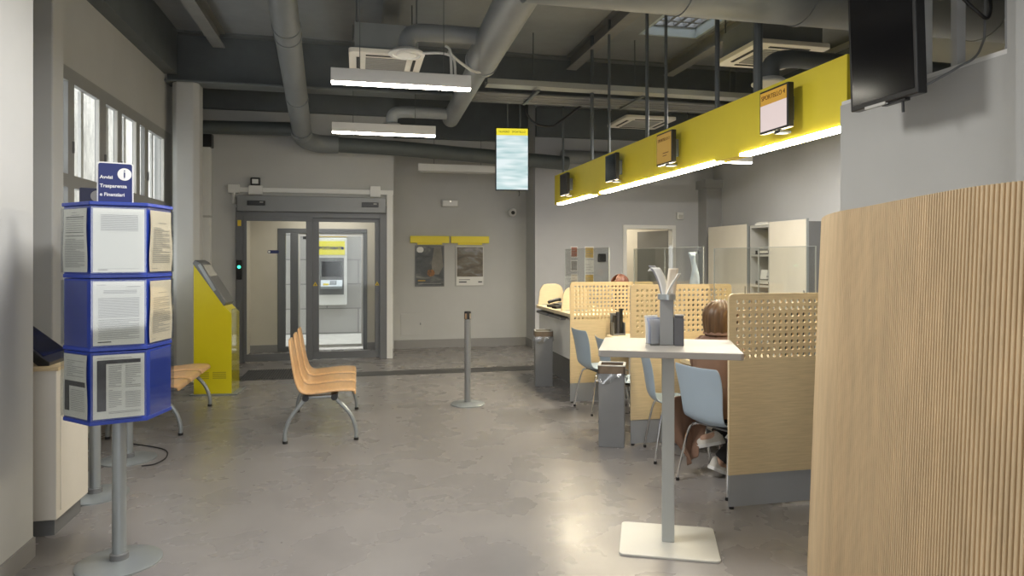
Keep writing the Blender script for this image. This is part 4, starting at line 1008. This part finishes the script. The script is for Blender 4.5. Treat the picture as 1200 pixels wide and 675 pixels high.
def sheet(t, hexp, f, za, htier, style, label, group='papers in the front notice stand', bend=0, seed=0):
    rnd = random.Random(seed)
    a = Vector((*hexp[f], 0)); c = Vector((*hexp[(f + 1) % 6], 0)); mid = (a + c) / 2; out = mid.normalized(); tg = (c - a).normalized(); w = (c - a).length / 2
    s = thing('notice_sheet', label, 'notice', t.location, t.rotation_euler.z, group)
    h0, h1 = .03, htier - .018
    def Q(u, v, off):
        bo = bend * sin(v * pi) * (1 + .3 * u)
        return mid + tg * (u * w * (.9 + bend * .8 * (sin(v * 6) * .5 - .2))) + out * (.006 + off + abs(bo) * .02) + Vector((0, 0, za + h0 + (h1 - h0) * v))
    b = MB(); b.grid([[Q(u, v, 0) for u in (-1, -.5, 0, .5, 1)] for v in [k / 10 for k in range(11)]])
    b.build('paper', PAPERW if style == 'warm' else PAPER, s, smooth=True)  # warm light on the right faces is put into the paper colour
    b = MB(); dk = MB()
    def bar(mb, u0, u1, v0, v1): mb.quad(Q(u0, v0, .0015), Q(u1, v0, .0015), Q(u1, v1, .0015), Q(u0, v1, .0015))
    def lines(u0, u1, v0, v1, n, full=.9):
        for k in range(n):
            v = v0 + (v1 - v0) * k / max(1, n - 1); e = u1 if rnd.random() < full else u0 + (u1 - u0) * rnd.uniform(.3, .8); bar(b, u0, e, v - .005, v + .004)
    if style == 'letter': lines(-.7, .75, .66, .9, 12); lines(-.8, -.45, .03, .04, 2); bar(b, -.8, .8, .05, .055)
    elif style == 'dense': bar(dk, -.8, .8, .86, .875); bar(dk, -.8, .8, .83, .838); bar(dk, -.8, .8, .62, .63); bar(dk, -.8, .8, .565, .575); lines(-.8, .8, .08, .52, 22, .7); lines(-.8, .8, .66, .8, 5); lines(-.3, .4, .9, .94, 2)
    elif style == 'doc': lines(-.85, -.5, .95, .96, 1); lines(.3, .85, .92, .93, 1); lines(-.6, .7, .82, .86, 3); lines(-.8, .8, .44, .74, 16, .95); lines(-.8, .8, .10, .4, 13, .8); bar(dk, -.82, -.3, .045, .06)
    elif style == 'warm': lines(-.3, .5, .8, .82, 1); lines(-.75, .75, .15, .72, 24, .75); lines(-.8, -.3, .05, .06, 1)
    elif style == 'table':
        bar(dk, -.85, .85, .86, .92); bar(dk, -.85, -.5, .12, .86); lines(-.4, .1, .5, .82, 14, .8); lines(.25, .85, .48, .82, 12, .7); lines(-.4, .1, .18, .44, 10, .9); lines(.25, .85, .16, .40, 10, .9); lines(-.4, .85, .08, .1, 2); bar(b, -.85, .5, .95, .957)
    elif style == 'table2':
        bar(dk, -.85, .9, .5, .58); bar(dk, -.85, -.45, .1, .5); lines(-.3, .8, .12, .44, 12, .8); lines(-.7, .8, .66, .9, 9, .7)
    if b.v: b.build('print', INK, s)
    if dk.v: dk.build('dark_print', INKD, s)
HT = .362
RZ = R(17.0)
Z0 = .775
ns, hx = stand((-1.225, 3.95, 0), RZ, .246, Z0, 3, HT, 'blue hexagonal notice stand in the left foreground', None)
# faces: 0 = towards the viewer, 5 = its left neighbour, 1 = its right neighbour
sheet(ns, hx, 0, Z0 + 2 * HT, HT, 'letter', 'large pale sheet in the top tier of the blue stand, centre face', seed=1)
sheet(ns, hx, 5, Z0 + 2 * HT, HT, 'dense', 'sheet with dark rules in the top tier of the blue stand, left face', bend=.12, seed=2)
sheet(ns, hx, 1, Z0 + 2 * HT, HT, 'warm', 'warm lit wavy sheet in the top tier of the blue stand, right face', bend=.15, seed=3)
sheet(ns, hx, 0, Z0 + HT, HT, 'doc', 'text document in the middle tier of the blue stand, centre face', seed=4)
sheet(ns, hx, 1, Z0 + HT, HT, 'warm', 'warm lit sheet in the middle tier of the blue stand, right face', bend=.12, seed=5)
sheet(ns, hx, 0, Z0, HT, 'table', 'sheet with a black corner band in the bottom tier of the blue stand, centre face', seed=6)
sheet(ns, hx, 5, Z0, HT, 'table2', 'sheet with small black corner band in the bottom tier, left face of the blue stand', bend=.12, seed=7)
top = MB().prism([(x * 1.03, y * 1.03) for x, y in hx], Z0 + 3 * HT - .002, Z0 + 3 * HT + .016).build('top_ledge', BLUE, ns, bevel=.003)
def info_sign(loc, rz, w, h, label, full=True):
    t = thing('information_sign', label, 'sign', loc, rz, 'blue information signs on the notice stands')
    if full: MB().prism(rrect(w + .012, h + .012, .014, 4, 0, h / 2), -.002, .004, 'y').build('border', WHITE, t)
    MB().prism(rrect(w, h, .01, 4, 0, h / 2), -.004, -.0021, 'y').build('panel', NAVY if full else mat('dark_navy', (.006, .010, .045), .4, var=.05), t)
    MB().box(-w * .25, w * .25, .004, .03, 0, .02).build('foot', NAVY, t)
    if full:
        MB().cyl((w * .27, -.004, h * .74), (w * .27, -.0055, h * .74), h * .155, 28).build('disc', WHITE, t)
        lettering('info_letter', 'i', h * .30, (w * .27, -.0062, h * .745), (1, 0, 0), (0, 0, 1), NAVY, t, depth=.0004)
        for k, s in enumerate(('Avvisi', 'Trasparenza', 'e Finanziari')):
            lettering('lettering', s, h * .118, (-w * .46, -.0045, h * (.65 - .215 * k)), (1, 0, 0), (0, 0, 1), WHITE, t, align='LEFT', depth=.0009, bold=.0006)
    else:
        MB().cyl((w * .3, -.004, h * .5), (w * .3, -.0055, h * .5), h * .36, 24).build('disc', mat('sign_grey', (.22, .22, .22), .5, var=.03), t)
        lettering('info_letter', 'i', h * .6, (w * .3, -.0062, h * .5), (1, 0, 0), (0, 0, 1), NAVY, t, depth=.0004)
info_sign((-1.215, 3.86, Z0 + 3 * HT + .016), R(19), .15, .205, 'blue sign with white lettering on top of the blue stand in front')
n2, h2 = stand((-1.73, 5.10, 0), R(15), .15, 1.015, 2, .47, 'narrow blue notice stand half hidden behind the front stand', None)
info_sign((-1.73, 5.02, 1.956), R(24), .125, .105, 'small dark sign with a letter i behind the big blue sign', False)
n3, h3 = stand((-1.78, 5.95, 0), R(10), .25, .80, 3, HT, 'third blue notice stand, farthest back, hidden behind the front one', None)
cb = MB(); cb.tube(smooth_path([(-1.62, 5.72, .006), (-1.53, 5.76, .006), (-1.50, 5.95, .006), (-1.6, 6.2, .006), (-2.0, 6.5, .006)]), .005, 6)
tag(cb.build('floor_cable', RUBBER, None, smooth=True), 'thin black cable on the floor behind the blue stand', 'cable')

# low white cabinet at far left with tilted black screen
t = thing('low_cabinet', 'low white cabinet with grey plinth behind the left pillar', 'cabinet', (-2.03, 4.62, 0))
MB().box(-.34, .345, -.24, .23, .10, .955).build('body', CREAMW, t, bevel=.003)
MB().box(-.34, .36, -.255, .235, .955, .975).build('top', WOODP, t, bevel=.002)
MB().box(-.34, .32, -.2, .18, 0, .10).build('plinth', GREY, t)
MB().box(.346, .350, -.19, .17, .14, .92).build('door', CREAMW, t, bevel=.001)
t = thing('tilted_screen', 'black tilted touch screen on the low white cabinet', 'screen', (-1.90, 4.60, .975), 0)
MB().prism([(-.20, .30), (-.185, .31), (.16, .02), (.16, 0), (.10, 0)], -.17, .17, 'y').build('case', BLACK, t, bevel=.004)
dv2 = Vector((.345, 0, -.29)).normalized(); nv2 = Vector((.29, 0, .345)).normalized(); q0 = Vector((-.185, 0, .31))
b = MB(); b.quad(*[q0 + dv2 * a + nv2 * .002 + Vector((0, y, 0)) for a, y in ((.03, -.15), (.03, .15), (.40, .15), (.40, -.15))]); b.build('display', SCREEN, t)
MB().box(-.19, -.1, -.06, .06, 0, .2).build('stand', GREY, t)

# ================================================================== PEOPLE
def skin_mesh(name, joints, bones, m, parent, root=0, sub=2):
    me = bpy.data.meshes.new(name + '_cage'); me.from_pydata([j[0] for j in joints], bones, [])
    o = bpy.data.objects.new(name + '_cage', me); COL.objects.link(o)
    o.modifiers.new('skin', 'SKIN').use_smooth_shade = True
    sv = me.skin_vertices[0].data
    for i, j in enumerate(joints):
        r = j[1]; sv[i].radius = r if isinstance(r, tuple) else (r, r); sv[i].use_root = (i == root)
    md = o.modifiers.new('sub', 'SUBSURF'); md.levels = sub; md.render_levels = sub
    dg = bpy.context.evaluated_depsgraph_get(); dg.update()
    out = bpy.data.meshes.new_from_object(o.evaluated_get(dg)); bpy.data.objects.remove(o)
    out.name = name; out.materials.clear(); out.materials.append(m)
    for p in out.polygons: p.use_smooth = True
    ob = bpy.data.objects.new(name, out); COL.objects.link(ob); ob.parent = parent
    return ob
def person(label, loc, rz, skin, hairm, coatm, trousm, shoem, left_foot, right_foot, lean=0.0, hair_len=.15):
    t = thing('person', label, 'person', loc, rz)
    J = []; E_ = []
    def j(p, r, par=None):
        J.append((p, r)); i = len(J) - 1
        if par is not None: E_.append((par, i))
        return i
    pel = j((0, 0, .555), (.125, .10)); bel = j((.01 + lean * .3, 0, .69), (.12, .095), pel); chs = j((.03 + lean * .7, 0, .86), (.135, .10), bel)
    up = j((.035 + lean, 0, .985), (.095, .075), chs); nk = j((.05 + lean * 1.15, 0, 1.06), .048, up)
    h1 = j((.075 + lean * 1.25, 0, 1.115), (.062, .068), nk); h2 = j((.085 + lean * 1.3, 0, 1.17), (.075, .088), h1); h3 = j((.075 + lean * 1.3, 0, 1.225), (.06, .075), h2)
    for s, kz in ((1, left_foot), (-1, right_foot)):
        sh = j((.03 + lean, s * .155, .965), .052, up); el = j((.10 + lean, s * .225, .755), .042, sh); wr = j((.31 + lean, s * .16, .785), .027, el)
        pm = j((.375 + lean, s * .145, .785), (.018, .036), wr)
        for q, (dy, ln) in enumerate(((-.028, .062), (-.010, .075), (.009, .071), (.026, .055))):
            a = j((.41 + lean, s * .145 + dy, .786), .0095, pm); b_ = j((.41 + lean + ln * .55, s * .145 + dy * 1.1, .785), .0085, a); j((.41 + lean + ln, s * .145 + dy * 1.15, .770), .0075, b_)
        a = j((.35 + lean, s * .145 - s * .035, .784), .011, pm); b_ = j((.385 + lean, s * .145 - s * .055, .782), .0095, a); j((.41 + lean, s * .145 - s * .058, .775), .008, b_)
        hp = j((.06, s * .085, .535), .085, pel); kn = j((.42, s * .10, .525), .06, hp); mid = j(tuple((Vector((.42, s * .10, .525)) * .55 + Vector(kz[0]) * .45) + Vector((-.015, 0, 0))), .054, kn)
        an = j(kz[0], .036, mid); j(kz[1], .03, an)
    body = skin_mesh('body', J, E_, skin, t)
    hc = Vector((.082 + lean * 1.3, 0, 1.17))
    # face
    b = MB(); b.add([hc + Vector((.088, -.012, -.02)), hc + Vector((.088, .012, -.02)), hc + Vector((.082, 0, .018)), hc + Vector((.108, 0, -.018))], [(0, 1, 3), (1, 2, 3), (2, 0, 3), (0, 2, 1)]); b.build('nose', skin, t, smooth=True)
    for s in (-1, 1):
        b = MB(); b.lathe([(0, -.009), (.007, -.006), (.009, 0), (.007, .006), (0, .009)], hc + Vector((.078, s * .03, .012)), 12); b.build('eye', WHITE, t, smooth=True)
        b = MB(); b.tube([hc + Vector((.0, s * .083, -.025)), hc + Vector((-.006, s * .09, 0)), hc + Vector((-.012, s * .086, .022))], [.008, .012, .009], 8); b.build('ear', skin, t, smooth=True)
    b = MB(); b.tube(smooth_path([hc + Vector((.078, -.022, -.052)), hc + Vector((.084, 0, -.054)), hc + Vector((.078, .022, -.052))], 3), .006, 8); b.build('mouth', mat('lips', (.4, .16, .13), .5, var=.1), t, smooth=True)
    # hair
    rows = []; rnd = random.Random(4)
    for i in range(15):
        v = i / 14; row = []
        for k in range(49):
            th = pi * (k / 48) * 1.56 + pi * .22       # leaves the face free (face at angle 0)
            ph = v * 1.72
            rip = 1 + .028 * sin(th * 13 + v * 5) + .016 * sin(th * 29 - v * 4)
            if ph < 1.45:
                rx, ry, rz_ = .122, .112, .112
                p = Vector((rx * sin(ph) * cos(th), ry * sin(ph) * sin(th), rz_ * cos(ph))) * rip
            else:
                f = (ph - 1.45) / .27; p = Vector((.122 * cos(th) * (1 + .05 * f - .22 * f * f), .112 * sin(th) * (1 + .14 * f - .3 * f * f), .0125 - hair_len * f)) * rip
            row.append(hc + Vector((-.012, 0, .012)) + p)
        rows.append(row)
    b = MB(); b.grid(rows); b.build('hair', hairm, t, smooth=True, solid=.014, sub=1, ang=180)
    # coat: torso shell and sleeves
    rings = [(.0, .50, .185, .20), (.0, .58, .175, .19), (.005 + lean * .3, .70, .155, .175), (.02 + lean * .6, .84, .15, .19), (.028 + lean * .9, .94, .13, .205), (.032 + lean, 1.0, .105, .185), (.04 + lean * 1.05, 1.035, .085, .13), (.048 + lean * 1.1, 1.06, .072, .085), (.045 + lean * 1.1, 1.095, .078, .088), (.042 + lean * 1.1, 1.10, .086, .096), (.04 + lean * 1.1, 1.06, .096, .11)]
    rows = [[(cx + rx * cos(a) * (1 + .02 * sin(a * 5 + z * 20)), ry * sin(a) * (1 + .02 * sin(a * 7 + z * 14)), z) for a in [2 * pi * k / 36 for k in range(36)]] for (cx, z, rx, ry) in rings]
    b = MB(); b.grid(rows, closed=True)
    for s in (-1, 1):
        p = smooth_path([(.03 + lean, s * .12, .985), (.03 + lean, s * .175, .95), (.07 + lean, s * .235, .84), (.10 + lean, s * .24, .765), (.17 + lean, s * .21, .765), (.29 + lean, s * .165, .785)], 6)
        n = len(p); b.tube(p, [.062 + (.046 - .062) * k / (n - 1) + .004 * sin(k * 1.7) for k in range(n)], 16)
    b.build('coat', coatm, t, smooth=True, ang=180, sub=1)
    # trousers and shoes
    for s, kz in ((1, left_foot), (-1, right_foot)):
        a = Vector(kz[0]); kn = Vector((.42, s * .10, .525)); lo = kn.lerp(a, .93)
        p = smooth_path([(-.02, s * .08, .55), (.18, s * .095, .548), (.36, s * .10, .545), (.43, s * .10, .51), kn.lerp(a, .4) + Vector((-.01, 0, 0)), lo], 5); n = len(p)
        MB().tube(p, [.105 - .055 * k / (n - 1) + .003 * sin(k * 2.1) for k in range(n)], 18).build('trouser_leg', trousm, t, smooth=True)
        toe = Vector(kz[1]); d = (toe - a); d.normalize(); heel = a - d * .045 + Vector((0, 0, -.035))
        up_ = Vector((0, 0, 1)); sd = d.cross(up_).normalized(); nn = sd.cross(d).normalized()
        L = .245; rows = []; srows = []
        base = heel - nn * .012
        for k in range(15):
            u = k / 14; e0 = math.sqrt(max(.0, 1 - (1 - u / .12) ** 2)) if u < .12 else 1.0
            e1 = math.sqrt(max(.0, 1 - ((u - .72) / .28) ** 2)) if u > .72 else 1.0
            wv = max(.004, .034 * e0 * e1 * (1 + .22 * sin(pi * max(0, u - .25) / .75)))
            hgt = max(.012, (.088 if u < .32 else .088 - .048 * (u - .32) / .68) * (.75 + .25 * e0) * (.45 + .55 * e1))
            c_ = base + d * (u * L - .03)
            rows.append([c_ + sd * (wv * cos(q) * (1 if sin(q) <= 0 else (1 - .25 * sin(q)))) + nn * (hgt * sin(q) if sin(q) > 0 else .006 * sin(q)) for q in [2 * pi * i / 16 for i in range(16)]])
            ws = wv * 1.08 + .002
            srows.append([c_ + sd * ws + nn * .012, c_ - sd * ws + nn * .012, c_ - sd * ws - nn * .012, c_ + sd * ws - nn * .012])
        b = MB(); b.grid(rows, closed=True); n0 = len(b.v); b.f.append(tuple(range(16))[::-1]); b.f.append(tuple(range(n0 - 16, n0)))
        so = b.build('shoe', shoem, t, smooth=True, ang=180, sub=1)
        b = MB(); b.grid(srows, closed=True); n0 = len(b.v); b.f.append((3, 2, 1, 0)); b.f.append(tuple(range(n0 - 4, n0)))
        b.build('sole', WHITE, so)
    return t
SKINM = mat('skin_tone', (.55, .35, .25), .5, var=.06)
HAIRB = mat('brown_blond_hair', (.11, .062, .028), .45, var=.75, scale=7, stretch=(3, 9, .6), col2=(.07, .035, .015))
HAIRR = mat('red_brown_hair', (.16, .06, .035), .45, var=.4, scale=9, stretch=(3, 9, .6))
COAT = mat('brown_coat', (.21, .122, .082), .85, var=.12, scale=6, bump=.15, bscale=18)
TROU = mat('dark_trousers', (.025, .024, .026), .8, var=.2)
SNEAK = mat('white_sneaker', (.66, .63, .57), .6, var=.08, scale=12)
wo = person('seated woman with brown bob hair and brown coat, seen from behind', (C3[0] - .012, C3[1] + .038, 0), A3, SKINM, HAIRB, COAT, TROU, SNEAK,
            ((.10, .13, .29), (.06, .24, .25)), ((.09, .10, .105), (.20, .09, .055)), lean=-.04)
# coat tail hanging down beside the chair
rows = []
for i in range(22):
    v = i / 21; row = []
    for k in range(25):
        u = k / 24
        wid = .10 + .11 * sin(pi * min(1, v * 1.15)) - .10 * max(0, v - .75) * 2
        x = -.10 + (u - .5) * 2 * wid + .05 * v * (1 - v) + .05 * v
        y = .215 + .05 * sin(pi * v * .9) + .028 * v * sin(u * 9 + v * 2.2) + .012 * sin(u * 21 - v * 3) * v
        z = .60 - v * (.54 - .10 * abs(u - .55) * 2)
        row.append((x, y, z))
    rows.append(row)
b = MB(); b.grid(rows); b.build('coat_tail', COAT, wo, smooth=True, solid=.012, sub=1, ang=180)
st_ = person('seated clerk with reddish brown hair behind the farthest partition, only the hair showing', (3.62, 8.85, .075), R(180), SKINM, HAIRR, mat('dark_jumper', (.06, .07, .10), .85, var=.15), TROU, BLACK,
       ((.36, .10, .09), (.47, .11, .05)), ((.36, -.10, .09), (.47, -.11, .05)), lean=.03, hair_len=.10)
t = thing('office_chair', 'black office chair of the clerk behind the high counter', 'chair', (3.64, 8.85, 0), R(180))
MB().prism(rrect(.46, .46, .08, 5), .46, .52).build('seat', mat('black_fabric', (.03, .03, .033), .9, var=.2), t, bevel=.015)
MB().prism(rrect(.42, .5, .08, 5, 0, .82), -.29, -.25, 'x').build('backrest', mat('black_fabric', (.03, .03, .033)), t, bevel=.012)
MB().cyl((0, 0, .06), (0, 0, .46), .028, 14).box(-.27, -.15, -.03, .03, .44, .46).box(-.29, -.27, -.03, .03, .44, .66).build('column', BLACK, t)
for k in range(5):
    a = 2 * pi * k / 5; MB().tube([(0, 0, .09), (.28 * cos(a), .28 * sin(a), .055)], [.025, .016], 8).cyl((.28 * cos(a), .28 * sin(a) - .02, .028), (.28 * cos(a), .28 * sin(a) + .02, .028), .028, 12).build('leg', BLACK, t)
